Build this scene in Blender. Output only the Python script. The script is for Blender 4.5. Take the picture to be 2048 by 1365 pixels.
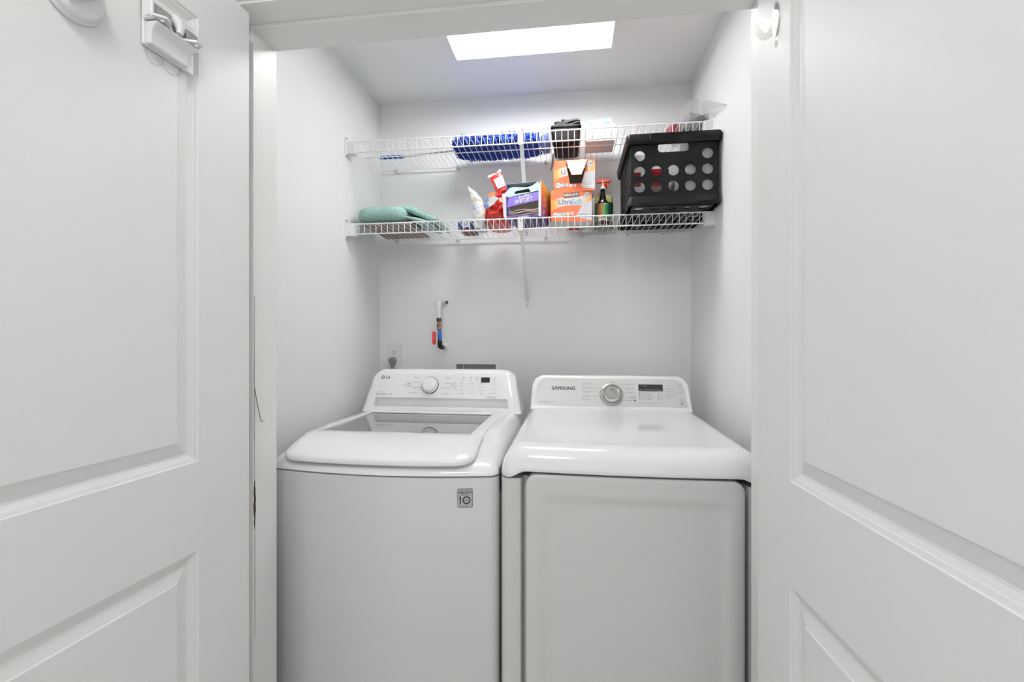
import bpy, bmesh, math, random
from mathutils import Vector, Matrix, noise

for o in list(bpy.data.objects):
    bpy.data.objects.remove(o)
SC = bpy.context.scene
COL = SC.collection
RND = random.Random(11)
PI = math.pi

# ------------------------------------------------------------------ camera, world, light, exposure
cam_d = bpy.data.cameras.new('camera')
cam_d.sensor_width = 36.0
cam_d.lens = 911.0 / 2048 * 36.0
cam_d.clip_start = 0.02
cam = bpy.data.objects.new('camera', cam_d)
COL.objects.link(cam)
cam.location = (0, 0, 1.256)
cam.rotation_euler = (PI / 2, 0, math.radians(7.4))
SC.camera = cam

W = bpy.data.worlds.new('world')
SC.world = W
W.use_nodes = True
bg = W.node_tree.nodes['Background']
bg.inputs[0].default_value = (0.985, 0.995, 1.0, 1)
bg.inputs[1].default_value = 0.68

SC.view_settings.view_transform = 'Standard'
SC.view_settings.look = 'None'
SC.view_settings.gamma = 1.0
SC.view_settings.use_curve_mapping = False
SC.view_settings.exposure = 0.66

CLOSET_TUBE = 128.0     # strength of the tubes in the closet fixture
HALL_LAMP = 15.0       # strength of the hall ceiling lamp glass


# ------------------------------------------------------------------ materials
def lin(c):
    if isinstance(c, str):
        c = c.lstrip('#')
        c = [int(c[i:i + 2], 16) / 255 for i in (0, 2, 4)]
        return [x / 12.92 if x <= 0.04045 else ((x + 0.055) / 1.055) ** 2.4 for x in c]
    return list(c)


MATS = {}


def mat(name, color, rough=0.5, metal=0.0, spec=0.5, coat=0.0, bump=None, vary=None, emit=None, trans=0.0, alpha=1.0):
    """bump=(scale,strength,distance); vary=(scale, other colour, amount)"""
    m = bpy.data.materials.new(name)
    m.use_nodes = True
    nt = m.node_tree
    b = nt.nodes['Principled BSDF']
    c = lin(color)
    b.inputs['Base Color'].default_value = (*c, 1)
    b.inputs['Roughness'].default_value = rough
    b.inputs['Metallic'].default_value = metal
    b.inputs['Specular IOR Level'].default_value = spec
    b.inputs['Coat Weight'].default_value = coat
    b.inputs['Coat Roughness'].default_value = 0.06
    b.inputs['Transmission Weight'].default_value = trans
    b.inputs['Alpha'].default_value = alpha
    if emit:
        b.inputs['Emission Color'].default_value = (*lin(emit[0]), 1)
        b.inputs['Emission Strength'].default_value = emit[1]
    if bump or vary:
        tc = nt.nodes.new('ShaderNodeTexCoord')
    if bump:
        n = nt.nodes.new('ShaderNodeTexNoise')
        n.inputs['Scale'].default_value = bump[0]
        n.inputs['Detail'].default_value = 3
        bp = nt.nodes.new('ShaderNodeBump')
        bp.inputs['Strength'].default_value = bump[1]
        bp.inputs['Distance'].default_value = bump[2] if len(bump) > 2 else 0.001
        nt.links.new(tc.outputs['Object'], n.inputs['Vector'])
        nt.links.new(n.outputs['Fac'], bp.inputs['Height'])
        nt.links.new(bp.outputs['Normal'], b.inputs['Normal'])
    if vary:
        n2 = nt.nodes.new('ShaderNodeTexNoise')
        n2.inputs['Scale'].default_value = vary[0]
        n2.inputs['Detail'].default_value = 4
        mx = nt.nodes.new('ShaderNodeMix')
        mx.data_type = 'RGBA'
        rp = nt.nodes.new('ShaderNodeMapRange')
        rp.inputs[1].default_value = 0.35
        rp.inputs[2].default_value = 0.65
        rp.inputs[4].default_value = vary[2]
        nt.links.new(tc.outputs['Object'], n2.inputs['Vector'])
        nt.links.new(n2.outputs['Fac'], rp.inputs[0])
        nt.links.new(rp.outputs[0], mx.inputs[0])
        mx.inputs[6].default_value = (*c, 1)
        mx.inputs[7].default_value = (*lin(vary[1]), 1)
        nt.links.new(mx.outputs[2], b.inputs['Base Color'])
    MATS[name] = m
    return m


def film(name, tint, gloss_rough, haze, haze_col, gloss=0.35):
    """thin clear plastic: see-through with gloss and a little milky haze"""
    m = bpy.data.materials.new(name)
    m.use_nodes = True
    nt = m.node_tree
    nt.nodes.clear()
    out = nt.nodes.new('ShaderNodeOutputMaterial')
    tr = nt.nodes.new('ShaderNodeBsdfTransparent')
    tr.inputs[0].default_value = (*lin(tint), 1)
    df = nt.nodes.new('ShaderNodeBsdfDiffuse')
    df.inputs[0].default_value = (*lin(haze_col), 1)
    gl = nt.nodes.new('ShaderNodeBsdfGlossy')
    gl.inputs['Roughness'].default_value = gloss_rough
    lwt = nt.nodes.new('ShaderNodeLayerWeight')
    lwt.inputs[0].default_value = 0.5
    pw_ = nt.nodes.new('ShaderNodeMath')
    pw_.operation = 'POWER'
    pw_.inputs[1].default_value = 3.0
    lw = nt.nodes.new('ShaderNodeMath')
    lw.operation = 'MULTIPLY_ADD'
    lw.inputs[1].default_value = gloss
    lw.inputs[2].default_value = 0.04
    nt.links.new(lwt.outputs['Facing'], pw_.inputs[0])
    nt.links.new(pw_.outputs[0], lw.inputs[0])
    m1 = nt.nodes.new('ShaderNodeMixShader')
    m1.inputs[0].default_value = haze
    m2 = nt.nodes.new('ShaderNodeMixShader')
    nt.links.new(tr.outputs[0], m1.inputs[1])
    nt.links.new(df.outputs[0], m1.inputs[2])
    nt.links.new(lw.outputs[0], m2.inputs[0])
    nt.links.new(m1.outputs[0], m2.inputs[1])
    nt.links.new(gl.outputs[0], m2.inputs[2])
    nt.links.new(m2.outputs[0], out.inputs[0])
    MATS[name] = m
    return m


WALL = mat('wall_paint', (0.875, 0.878, 0.88), 0.55, bump=(420, 0.08, 0.0006))
CEIL = mat('ceiling_paint', (0.90, 0.90, 0.895), 0.8, bump=(260, 0.12, 0.0008))
DOOR = mat('door_paint', (0.755, 0.752, 0.744), 0.5, bump=(300, 0.05, 0.0004))
TRIM = mat('trim_paint', (0.81, 0.807, 0.795), 0.4, bump=(200, 0.06, 0.0004))
FLOOR = mat('floor_boards', (0.70, 0.69, 0.67), 0.4, vary=(6, '#d6d0c8', 0.5))
CAB = mat('appliance_enamel', (0.65, 0.65, 0.647), 0.22, coat=0.4)
CABD = mat('dryer_enamel', (0.64, 0.636, 0.628), 0.25, coat=0.4)
GLOSSW = mat('white_gloss_plastic', (0.88, 0.88, 0.88), 0.12, coat=0.5)
PANELG = mat('silver_grey_panel', (0.66, 0.66, 0.65), 0.25)
BLACKG = mat('black_display', (0.012, 0.012, 0.013), 0.1)
SCREEN = mat('dim_segments', (0.05, 0.05, 0.052), 0.3)
INK = mat('dark_ink', (0.05, 0.05, 0.055), 0.5)
INKG = mat('grey_ink', (0.30, 0.30, 0.31), 0.5)
INKL = mat('light_grey_ink', (0.42, 0.42, 0.43), 0.5)
INKW = mat('white_ink', (0.85, 0.85, 0.85), 0.5)
CHROME = mat('chrome', (0.85, 0.85, 0.86), 0.08, metal=1.0)
STEELD = mat('dark_chrome', (0.12, 0.12, 0.125), 0.2, metal=1.0)
GREYDK = mat('dark_grey_seam', (0.12, 0.12, 0.12), 0.7)
WIREW = mat('white_vinyl_wire', (0.86, 0.86, 0.86), 0.3)
PLASTW = mat('white_plastic', (0.82, 0.82, 0.81), 0.35)
PLASTG = mat('grey_plastic', (0.45, 0.43, 0.41), 0.5)
SCREW = mat('screw_steel', (0.2, 0.2, 0.2), 0.4, metal=0.8)
CRATE = mat('black_crate_plastic', (0.0045, 0.0045, 0.005), 0.42, spec=0.14)
BLACKP = mat('black_plastic', (0.005, 0.0042, 0.004), 0.45, spec=0.08)
BAGBK = mat('black_bag_film', (0.006, 0.006, 0.007), 0.34, spec=0.10)
CARDW = mat('white_card', (0.80, 0.80, 0.79), 0.6)
CARDB = mat('raw_card', (0.42, 0.36, 0.28), 0.8)
DARKIN = mat('dark_card_and_shade', (0.05, 0.04, 0.025), 0.9)  # dark flap card; also painted shade for the insides of the boxes


# ------------------------------------------------------------------ mesh builder
class MB:
    def __init__(s):
        s.v = []
        s.f = []

    def add(s, vs, fs):
        n = len(s.v)
        s.v += [tuple(p) for p in vs]
        s.f += [tuple(i + n for i in f) for f in fs]
        return s

    def box(s, x0, x1, y0, y1, z0, z1):
        return s.add([(x0, y0, z0), (x1, y0, z0), (x1, y1, z0), (x0, y1, z0), (x0, y0, z1), (x1, y0, z1), (x1, y1, z1), (x0, y1, z1)],
                     [(3, 2, 1, 0), (4, 5, 6, 7), (0, 1, 5, 4), (1, 2, 6, 5), (2, 3, 7, 6), (3, 0, 4, 7)])

    def rings(s, rings, cap0=True, cap1=True, close=True):
        """rings: lists of points with equal count"""
        n = len(rings[0])
        b = len(s.v)
        for r in rings:
            s.v += [tuple(p) for p in r]
        m = n if close else n - 1
        for k in range(len(rings) - 1):
            for i in range(m):
                j = (i + 1) % n
                s.f.append((b + k * n + i, b + k * n + j, b + (k + 1) * n + j, b + (k + 1) * n + i))
        if cap0:
            s.f.append(tuple(b + i for i in reversed(range(n))))
        if cap1:
            s.f.append(tuple(b + (len(rings) - 1) * n + i for i in range(n)))
        return s

    def lathe(s, prof, n=24, M=None, cap0=True, cap1=True):
        """prof: (radius, height) along local z"""
        M = M or Matrix()
        rs = []
        for r, h in prof:
            rs.append([M @ Vector((max(r, 1e-5) * math.cos(2 * PI * i / n), max(r, 1e-5) * math.sin(2 * PI * i / n), h)) for i in range(n)])
        return s.rings(rs, cap0, cap1)

    def tube(s, pts, r, n=8, caps=True):
        pts = [Vector(p) for p in pts]
        rr = r if isinstance(r, (list, tuple)) else [r] * len(pts)
        rs = []
        prev = None
        for i, p in enumerate(pts):
            if i == 0:
                t = pts[1] - p
            elif i == len(pts) - 1:
                t = p - pts[i - 1]
            else:
                t = (pts[i + 1] - p).normalized() + (p - pts[i - 1]).normalized()
            t.normalize()
            if prev is None:
                a = Vector((0, 0, 1)) if abs(t.z) < 0.9 else Vector((1, 0, 0))
                u = t.cross(a).normalized()
            else:
                u = (prev - t * prev.dot(t)).normalized()
            prev = u
            w = t.cross(u)
            rs.append([p + (u * math.cos(2 * PI * k / n) + w * math.sin(2 * PI * k / n)) * rr[i] for k in range(n)])
        return s.rings(rs, caps, caps)

    def grid(s, P):
        """P: rows of points"""
        b = len(s.v)
        nr, nc = len(P), len(P[0])
        for row in P:
            s.v += [tuple(p) for p in row]
        for i in range(nr - 1):
            for j in range(nc - 1):
                s.f.append((b + i * nc + j, b + i * nc + j + 1, b + (i + 1) * nc + j + 1, b + (i + 1) * nc + j))
        return s

    def prism(s, poly, z0, z1, M=None):
        M = M or Matrix()
        n = len(poly)
        r0 = [M @ Vector((x, y, z0)) for x, y in poly]
        r1 = [M @ Vector((x, y, z1)) for x, y in poly]
        return s.rings([r0, r1])

    def build(s, name, m, parent=None, smooth=35, bevel=0, seg=2, fix=True):
        me = bpy.data.meshes.new(name)
        me.from_pydata([tuple(p) for p in s.v], [], s.f)
        if fix:
            bm = bmesh.new()
            bm.from_mesh(me)
            bmesh.ops.recalc_face_normals(bm, faces=bm.faces)
            bm.to_mesh(me)
            bm.free()
        me.materials.append(m)
        if smooth:
            me.shade_smooth()
            me.set_sharp_from_angle(angle=math.radians(smooth))
        o = bpy.data.objects.new(name, me)
        COL.objects.link(o)
        if parent is not None:
            o.parent = parent
        if bevel:
            bv = o.modifiers.new('bevel', 'BEVEL')
            bv.width = bevel
            bv.segments = seg
            bv.limit_method = 'ANGLE'
            bv.angle_limit = math.radians(40)
            bv.harden_normals = True
        return o


def thing(name, label, cat, loc=(0, 0, 0), rz=0, group=None):
    o = bpy.data.objects.new(name, None)
    o.empty_display_size = 0.05
    COL.objects.link(o)
    o.location = loc
    o.rotation_euler = (0, 0, rz)
    o['label'] = label
    o['category'] = cat
    if group:
        o['group'] = group
    return o


def tag(o, label, cat, group=None):
    o['label'] = label
    o['category'] = cat
    if group:
        o['group'] = group
    return o


def struct(o, label=None, cat=None):
    o['kind'] = 'structure'
    if label:
        o['label'] = label
    if cat:
        o['category'] = cat
    return o


def frame(o, x=(1, 0, 0), y=(0, 0, 1)):
    """matrix whose local XY plane is spanned by x and y at origin o"""
    x = Vector(x).normalized()
    y = Vector(y).normalized()
    z = x.cross(y)
    return Matrix(((x.x, y.x, z.x, o[0]), (x.y, y.y, z.y, o[1]), (x.z, y.z, z.z, o[2]), (0, 0, 0, 1)))


def link_mesh(me, name, m, parent, M):
    me.transform(M)
    me.name = name
    me.materials.clear()
    me.materials.append(m)
    o = bpy.data.objects.new(name, me)
    COL.objects.link(o)
    if parent is not None:
        o.parent = parent
    return o


def plate(name, outer, holes, th, M, m, parent=None, smooth=30):
    """flat plate with real holes, thickness th centred on the local XY plane"""
    cu = bpy.data.curves.new('tmp', 'CURVE')
    cu.dimensions = '2D'
    cu.fill_mode = 'BOTH'
    cu.extrude = th / 2
    for poly in [outer] + list(holes):
        sp = cu.splines.new('POLY')
        sp.points.add(len(poly) - 1)
        for p, q in zip(sp.points, poly):
            p.co = (q[0], q[1], 0, 1)
        sp.use_cyclic_u = True
    to = bpy.data.objects.new('tmp', cu)
    me = bpy.data.meshes.new_from_object(to)
    bpy.data.objects.remove(to)
    bpy.data.curves.remove(cu)
    o = link_mesh(me, name, m, parent, M)
    if smooth:
        me.shade_smooth()
        me.set_sharp_from_angle(angle=math.radians(smooth))
    return o


def text(s, size, M, m, parent, name='lettering', align='CENTER', bold=0.0, shear=0.0, xs=1.0, depth=0.0001, space=1.0):
    cu = bpy.data.curves.new('tmp', 'FONT')
    cu.body = s
    cu.size = size
    cu.align_x = align
    cu.align_y = 'CENTER'
    cu.offset = bold * size
    cu.shear = shear
    cu.extrude = depth
    cu.resolution_u = 3
    cu.space_character = space
    to = bpy.data.objects.new('tmp', cu)
    me = bpy.data.meshes.new_from_object(to)
    bpy.data.objects.remove(to)
    bpy.data.curves.remove(cu)
    return link_mesh(me, name, m, parent, M @ Matrix.Diagonal((xs, 1, 1, 1)))


def circ(x, y, r, n=24, ry=None):
    ry = ry or r
    return [(x + r * math.cos(2 * PI * i / n), y + ry * math.sin(2 * PI * i / n)) for i in range(n)]


def rrect(x0, x1, y0, y1, r, n=5):
    P = []
    for cx, cy, a in ((x1 - r, y0 + r, -90), (x1 - r, y1 - r, 0), (x0 + r, y1 - r, 90), (x0 + r, y0 + r, 180)):
        for i in range(n + 1):
            t = math.radians(a + 90 * i / n)
            P.append((cx + r * math.cos(t), cy + r * math.sin(t)))
    return P


def smooth_path(pts, rad, k=5):
    """Catmull-Rom through the points, radii interpolated"""
    P = [Vector(p) for p in pts]
    Q, Rr = [], []
    for i in range(len(P) - 1):
        p0, p1, p2, p3 = P[max(0, i - 1)], P[i], P[i + 1], P[min(len(P) - 1, i + 2)]
        for j in range(k):
            t = j / k
            Q.append(0.5 * ((2 * p1) + (p2 - p0) * t + (2 * p0 - 5 * p1 + 4 * p2 - p3) * t * t + (3 * p1 - p0 - 3 * p2 + p3) * t ** 3))
            Rr.append(rad[i] + (rad[i + 1] - rad[i]) * t)
    return Q + [P[-1]], Rr + [rad[-1]]


def decal(name, poly, M, m, parent, off=0.0004):
    return MB().prism(poly, 0, off, M).build(name, m, parent, smooth=0)


def sm(a, b, x):
    t = min(1, max(0, (x - a) / (b - a)))
    return t * t * (3 - 2 * t)


def lerp(a, b, t):
    return a + (b - a) * t


# ------------------------------------------------------------------ the setting
XL, XR, YB, ZC = -0.955, 0.55, 2.19, 2.445
JL, JR = -0.80, 0.427
HZ = 2.05
struct(MB().box(-3.2, 3.2, -3.2, 2.3, -0.06, 0).build('floor', FLOOR), 'light greige floor of closet and hall', 'floor')
struct(MB().box(-3.2, 3.2, -3.2, 2.3, ZC, ZC + 0.06).build('ceiling', CEIL), 'smooth white ceiling over the closet', 'ceiling')
struct(MB().box(XL - 0.1, XR + 0.1, YB, YB + 0.08, 0, ZC).build('wall_back', WALL), 'white back wall of the laundry closet', 'wall')
struct(MB().box(XL - 0.1, XL, 1.14, YB, 0, ZC).build('wall_left', WALL), 'white side wall next to the washer', 'wall')
struct(MB().box(XR, XR + 0.1, 1.14, YB, 0, ZC).build('wall_right', WALL), 'white side wall next to the dryer', 'wall')
wf = MB()
wf.box(-3.2, JL - 0.02, 1.01, 1.14, 0, ZC)
wf.box(JR + 0.02, 3.2, 1.01, 1.14, 0, ZC)
wf.box(JL - 0.02, JR + 0.02, 1.01, 1.14, HZ + 0.02, ZC)
struct(wf.build('wall_front', WALL), 'white hall wall around the closet doorway', 'wall')

# door frame: jambs with a shallow front rabbet, casing round the opening
JAMB = mat('jamb_paint', (0.80, 0.797, 0.785), 0.4, bump=(160, 0.1, 0.0005))


def stain_nodes(m):
    nt = m.node_tree
    b = nt.nodes['Principled BSDF']
    tc = nt.nodes.new('ShaderNodeTexCoord')
    sep = nt.nodes.new('ShaderNodeSeparateXYZ')
    nt.links.new(tc.outputs['Object'], sep.inputs[0])

    def band(sock, a, b_, c, d):
        r1 = nt.nodes.new('ShaderNodeMapRange')
        r1.inputs[1].default_value, r1.inputs[2].default_value = a, b_
        r2 = nt.nodes.new('ShaderNodeMapRange')
        r2.inputs[1].default_value, r2.inputs[2].default_value = d, c
        mu = nt.nodes.new('ShaderNodeMath')
        mu.operation = 'MULTIPLY'
        nt.links.new(sock, r1.inputs[0])
        nt.links.new(sock, r2.inputs[0])
        nt.links.new(r1.outputs[0], mu.inputs[0])
        nt.links.new(r2.outputs[0], mu.inputs[1])
        return mu.outputs[0]
    bz = band(sep.outputs[2], 1.68, 1.74, 1.76, 1.84)
    by = band(sep.outputs[1], 1.02, 1.035, 1.056, 1.060)
    n = nt.nodes.new('ShaderNodeTexNoise')
    n.inputs['Scale'].default_value = 70
    n.inputs['Detail'].default_value = 5
    nt.links.new(tc.outputs['Object'], n.inputs['Vector'])
    rp = nt.nodes.new('ShaderNodeMapRange')
    rp.inputs[1].default_value, rp.inputs[2].default_value = 0.42, 0.6
    nt.links.new(n.outputs['Fac'], rp.inputs[0])
    a1 = nt.nodes.new('ShaderNodeMath')
    a1.operation = 'MULTIPLY'
    a2 = nt.nodes.new('ShaderNodeMath')
    a2.operation = 'MULTIPLY'
    nt.links.new(bz, a1.inputs[0])
    nt.links.new(by, a1.inputs[1])
    nt.links.new(a1.outputs[0], a2.inputs[0])
    nt.links.new(rp.outputs[0], a2.inputs[1])
    mx = nt.nodes.new('ShaderNodeMix')
    mx.data_type = 'RGBA'
    nt.links.new(a2.outputs[0], mx.inputs[0])
    mx.inputs[6].default_value = (0.80, 0.797, 0.785, 1)
    mx.inputs[7].default_value = (0.12, 0.10, 0.08, 1)
    nt.links.new(mx.outputs[2], b.inputs['Base Color'])


stain_nodes(JAMB)
jl = struct(MB().box(JL - 0.02, JL - 0.010, 0.992, 1.062, 0, HZ + 0.02).box(JL - 0.02, JL, 1.062, 1.155, 0, HZ).build('trim_1', JAMB, bevel=0.0015),
            'painted door jamb beside the washer, cracked along its edge', 'door frame')
struct(MB().box(JR + 0.010, JR + 0.02, 0.992, 1.062, 0, HZ + 0.02).box(JR, JR + 0.02, 1.062, 1.155, 0, HZ).build('trim_2', JAMB, bevel=0.0015),
       'painted door jamb beside the dryer', 'door frame')
hd = struct(MB().box(JL - 0.02, JR + 0.02, 0.992, 1.062, HZ + 0.009, HZ + 0.02).box(JL - 0.02, JR + 0.02, 1.062, 1.155, HZ, HZ + 0.02).build('trim_3', TRIM, bevel=0.0015),
            'painted head jamb across the top of the closet opening', 'door frame')
cas = MB()
for x0, x1 in ((JL - 0.085, JL - 0.018), (JR + 0.018, JR + 0.085)):
    cas.box(x0, x1, 0.982, 1.01, 0, HZ + 0.0145)
cas.box(JL - 0.085, JR + 0.085, 0.982, 1.01, HZ + 0.015, HZ + 0.085)
struct(cas.build('trim_4', TRIM, bevel=0.003), 'white casing framing the closet opening', 'door frame')
# catch plate and dirty seam under the head jamb
MB().prism(rrect(-0.285, -0.215, 1.018, 1.046, 0.006), HZ + 0.0075, HZ + 0.010).build('strike_plate', PLASTW, hd, bevel=0.0008)
for sx in (-0.268, -0.232):
    MB().lathe([(0.004, 0), (0.004, 0.001), (0.002, 0.0012)], 12, Matrix.Translation((sx, 1.032, HZ + 0.0064))).build('screw', SCREW, hd)
# split in the jamb: a dark splintered slit with raised edges, and a hairline above it
CRK = mat('split_wood', (0.035, 0.025, 0.018), 0.9, vary=(150, '#4a3420', 0.8))
HAIR = mat('hairline_gap', (0.28, 0.25, 0.22), 0.9)


def sliver(z0, z1, wmax, y0, n, seed, m, name, xoff=0.0):
    r = random.Random(seed)
    L, Rr = [], []
    for i in range(n + 1):
        t = i / n
        w = wmax * math.sin(PI * min(1, max(0.02, t))) ** 0.6 * r.uniform(0.6, 1.0)
        yc = y0 + r.uniform(-1, 1) * wmax * 0.13
        L.append((yc - w / 2, lerp(z0, z1, t)))
        Rr.append((yc + w / 2, lerp(z0, z1, t)))
    P = L + Rr[::-1]
    M = frame((JL + 0.0002 - xoff, 0, 0), (0, 1, 0), (0, 0, 1))
    return MB().prism(P, 0, 0.0006, M).build(name, m, jl, smooth=0)


sliver(0.775, 0.905, 0.008, 1.0665, 14, 3, CRK, 'split')
sliver(0.905, 1.37, 0.0016, 1.0650, 18, 5, HAIR, 'hairline_crack')
sliver(0.50, 0.775, 0.0014, 1.0675, 10, 6, HAIR, 'hairline_crack')
tag(MB().tube([(JL + 0.001, 1.066, 1.135), (JL + 0.003, 1.071, 1.10), (JL + 0.004, 1.083, 1.055), (JL + 0.004, 1.087, 1.046), (JL + 0.004, 1.097, 1.049)], 0.0009, 6)
    .build('loose_wire', mat('wire_brown', (0.16, 0.13, 0.10), 0.6)), 'thin dark bent wire sticking out beside the cracked jamb', 'wire')


# ------------------------------------------------------------------ panelled doors
def panel_door(name, label, hx, hy, sdir, sgn, w, s0, s1):
    """local x: from hinge edge to free edge; local y*sgn: out of the visible face; visible face at y=0"""
    root = bpy.data.objects.new(name, None)
    root.empty_display_size = 0.1
    COL.objects.link(root)
    x = Vector((sdir[0], sdir[1], 0)).normalized()
    y = Vector((0, 0, 1)).cross(x)
    root.matrix_world = Matrix(((x.x, y.x, 0, hx), (x.y, y.y, 0, hy), (0, 0, 1, 0), (0, 0, 0, 1)))
    struct(root, label, 'door')
    zb, zt = 0.012, 2.04
    T = 0.035
    rects = ((s0, s1, 0.20, 0.818), (s0, s1, 1.004, 1.932))
    mb = MB()
    xs = [0, s0, s1, w]
    zs = [zb, 0.20, 0.818, 1.004, 1.932, zt]
    for yy in (0.0, -sgn * T):
        b = len(mb.v)
        for z in zs:
            for q in xs:
                mb.v.append((q, yy, z))
        for i in range(5):
            for j in range(3):
                if j == 1 and i in (1, 3):
                    continue
                mb.f.append((b + i * 4 + j, b + i * 4 + j + 1, b + (i + 1) * 4 + j + 1, b + (i + 1) * 4 + j))
    # the four outer edges
    n = 24
    for i in range(5):
        for j in (0, 3):
            mb.f.append((i * 4 + j, (i + 1) * 4 + j, n + (i + 1) * 4 + j, n + i * 4 + j))
    for j in range(3):
        for i in (0, 5):
            mb.f.append((i * 4 + j, i * 4 + j + 1, n + i * 4 + j + 1, n + i * 4 + j))
    mb.build('slab', DOOR, root, smooth=0)
    prof = [(0, 0), (0.0015, -0.0022), (0.0085, -0.0045), (0.0095, -0.0056), (0.017, -0.0092), (0.0215, -0.0098), (0.0225, -0.0092), (0.045, -0.0030), (0.0475, -0.0010), (0.0490, -0.0008)]
    for a0, a1, b0, b1 in rects:
        pm = MB()
        for base, dr in ((0.0, 1), (-sgn * T, -1)):
            R = []
            for off, d in prof:
                yy = base + dr * sgn * d
                R.append([(a0 + off, yy, b0 + off), (a1 - off, yy, b0 + off), (a1 - off, yy, b1 - off), (a0 + off, yy, b1 - off)])
            pm.rings(R, False, True)
        pm.build('panel', DOOR, root, smooth=0, fix=False)
    # painted hinges on the hinge edge
    for hz in (0.25, 1.07, 1.79):
        hg = MB()
        hg.tube([(-0.004, -sgn * (T + 0.002), hz - 0.044), (-0.004, -sgn * (T + 0.002), hz + 0.044)], 0.0055, 10)
        hg.box(-0.0016, 0.0002, -sgn * 0.033 if sgn > 0 else 0.003, -sgn * 0.003 if sgn > 0 else 0.033, hz - 0.044, hz + 0.044)
        hh = hg.build('hinge', DOOR, root)
        yq = sorted((-sgn * 0.0006, -sgn * 0.0028))
        MB().box(-0.0008, 0.0003, yq[0], yq[1], hz - 0.043, hz + 0.043).build('hinge_gap', HAIR, hh, smooth=0)
    return root


A1, A2 = math.radians(3.6), math.radians(-2.4)
d1 = panel_door('door_1', 'open white panelled door beside the washer, with a plastic latch on it', -0.7646, 1.0, (-math.sin(A1), -math.cos(A1)), 1, 0.64, 0.140, 0.525)
d2 = panel_door('door_2', 'open white panelled door beside the dryer, with a clear hook on it', 0.3833, 1.0, (-math.sin(A2), -math.cos(A2)), -1, 0.67, 0.126, 0.590)

# ------------------------------------------------------------------ closet ceiling light
fx = thing('ceiling_light', 'white rectangular fluorescent light on the closet ceiling', 'ceiling light', (-0.153, 1.665, ZC))
fl, fw, fd = 0.310, 0.147, 0.046
MB().box(-fl, fl, -fw, fw, -0.004, 0).build('tray', mat('reflector_white', (0.9, 0.9, 0.9), 0.6), fx)
for y0_, y1_ in ((-fw, -fw + 0.003), (fw - 0.003, fw)):
    MB().box(-fl, fl, y0_, y1_, -fd, -0.004).build('side_rail', MATS['reflector_white'], fx)
for x0_, x1_ in ((-fl, -fl + 0.003), (fl - 0.003, fl)):
    MB().box(x0_, x1_, -fw + 0.003, fw - 0.003, -fd, -0.004).build('end_cap', MATS['reflector_white'], fx)


def lens_mat():
    m = bpy.data.materials.new('prismatic_lens')
    m.use_nodes = True
    nt = m.node_tree
    nt.nodes.clear()
    out = nt.nodes.new('ShaderNodeOutputMaterial')
    tl = nt.nodes.new('ShaderNodeBsdfTranslucent')
    tl.inputs[0].default_value = (0.95, 0.95, 0.94, 1)
    tp = nt.nodes.new('ShaderNodeBsdfTransparent')
    mx = nt.nodes.new('ShaderNodeMixShader')
    mx.inputs[0].default_value = 0.90
    nt.links.new(tp.outputs[0], mx.inputs[1])
    nt.links.new(tl.outputs[0], mx.inputs[2])
    nt.links.new(mx.outputs[0], out.inputs[0])
    return m


LENS = lens_mat()
TUBE = mat('fluorescent_tube', (0.9, 0.9, 0.9), 0.5, emit=('#fefefd', CLOSET_TUBE))
P = []
for i in range(25):
    t = -1 + 2 * i / 24
    zz = -fd + 0.002 - 0.006 * (1 - t * t)
    P.append([(-fl + 0.003, t * (fw - 0.003), zz), (fl - 0.003, t * (fw - 0.003), zz)])
MB().grid(P).build('lens', LENS, fx, fix=False)
for ty in (-0.055, 0.055):
    MB().tube([(-fl + 0.02, ty, -0.022), (fl - 0.02, ty, -0.022)], 0.0125, 12).build('tube', TUBE, fx)

# hall ceiling lamp above the camera (out of the picture, lights doors and appliance fronts)
hl = thing('hall_ceiling_light', 'round flush glass lamp on the hall ceiling', 'ceiling light', (-0.35, 0.02, ZC))
MB().lathe([(0.19, 0), (0.19, -0.02), (0.175, -0.025)], 40).build('rim', PLASTW, hl)
MB().lathe([(0.172, -0.022), (0.165, -0.05), (0.13, -0.08), (0.07, -0.096), (0.0, -0.10)], 40).build('glass_shade', mat('lamp_glass', (0.9, 0.9, 0.88), 0.4, emit=('#fdfcfb', HALL_LAMP)), hl)


# ------------------------------------------------------------------ plan outline helper for the appliances
def plan_ring(hw, yf, yb, b, rf, rb, nf=24, nc=7, ns=6):
    P = []
    xc = hw - rf
    fy = lambda x: yf - b * (1 - (x / hw) ** 2)
    for i in range(nf + 1):
        x = -xc + 2 * xc * i / nf
        P.append((x, fy(x)))
    y0 = fy(xc)
    for i in range(1, nc + 1):
        a = math.radians(-90 + 90 * i / nc)
        P.append((xc + rf * math.cos(a), y0 + rf + rf * math.sin(a)))
    for i in range(1, ns):
        P.append((hw, lerp(y0 + rf, yb - rb, i / ns)))
    for i in range(nc + 1):
        a = math.radians(90 * i / nc)
        P.append((hw - rb + rb * math.cos(a), yb - rb + rb * math.sin(a)))
    for i in range(1, ns):
        P.append((lerp(hw - rb, -hw + rb, i / ns), yb))
    for i in range(nc + 1):
        a = math.radians(90 + 90 * i / nc)
        P.append((-hw + rb + rb * math.cos(a), yb - rb + rb * math.sin(a)))
    for i in range(1, ns):
        P.append((-hw, lerp(yb - rb, y0 + rf, i / ns)))
    for i in range(nc):
        a = math.radians(180 + 90 * i / nc)
        P.append((-xc + rf * math.cos(a), y0 + rf + rf * math.sin(a)))
    return P


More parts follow.
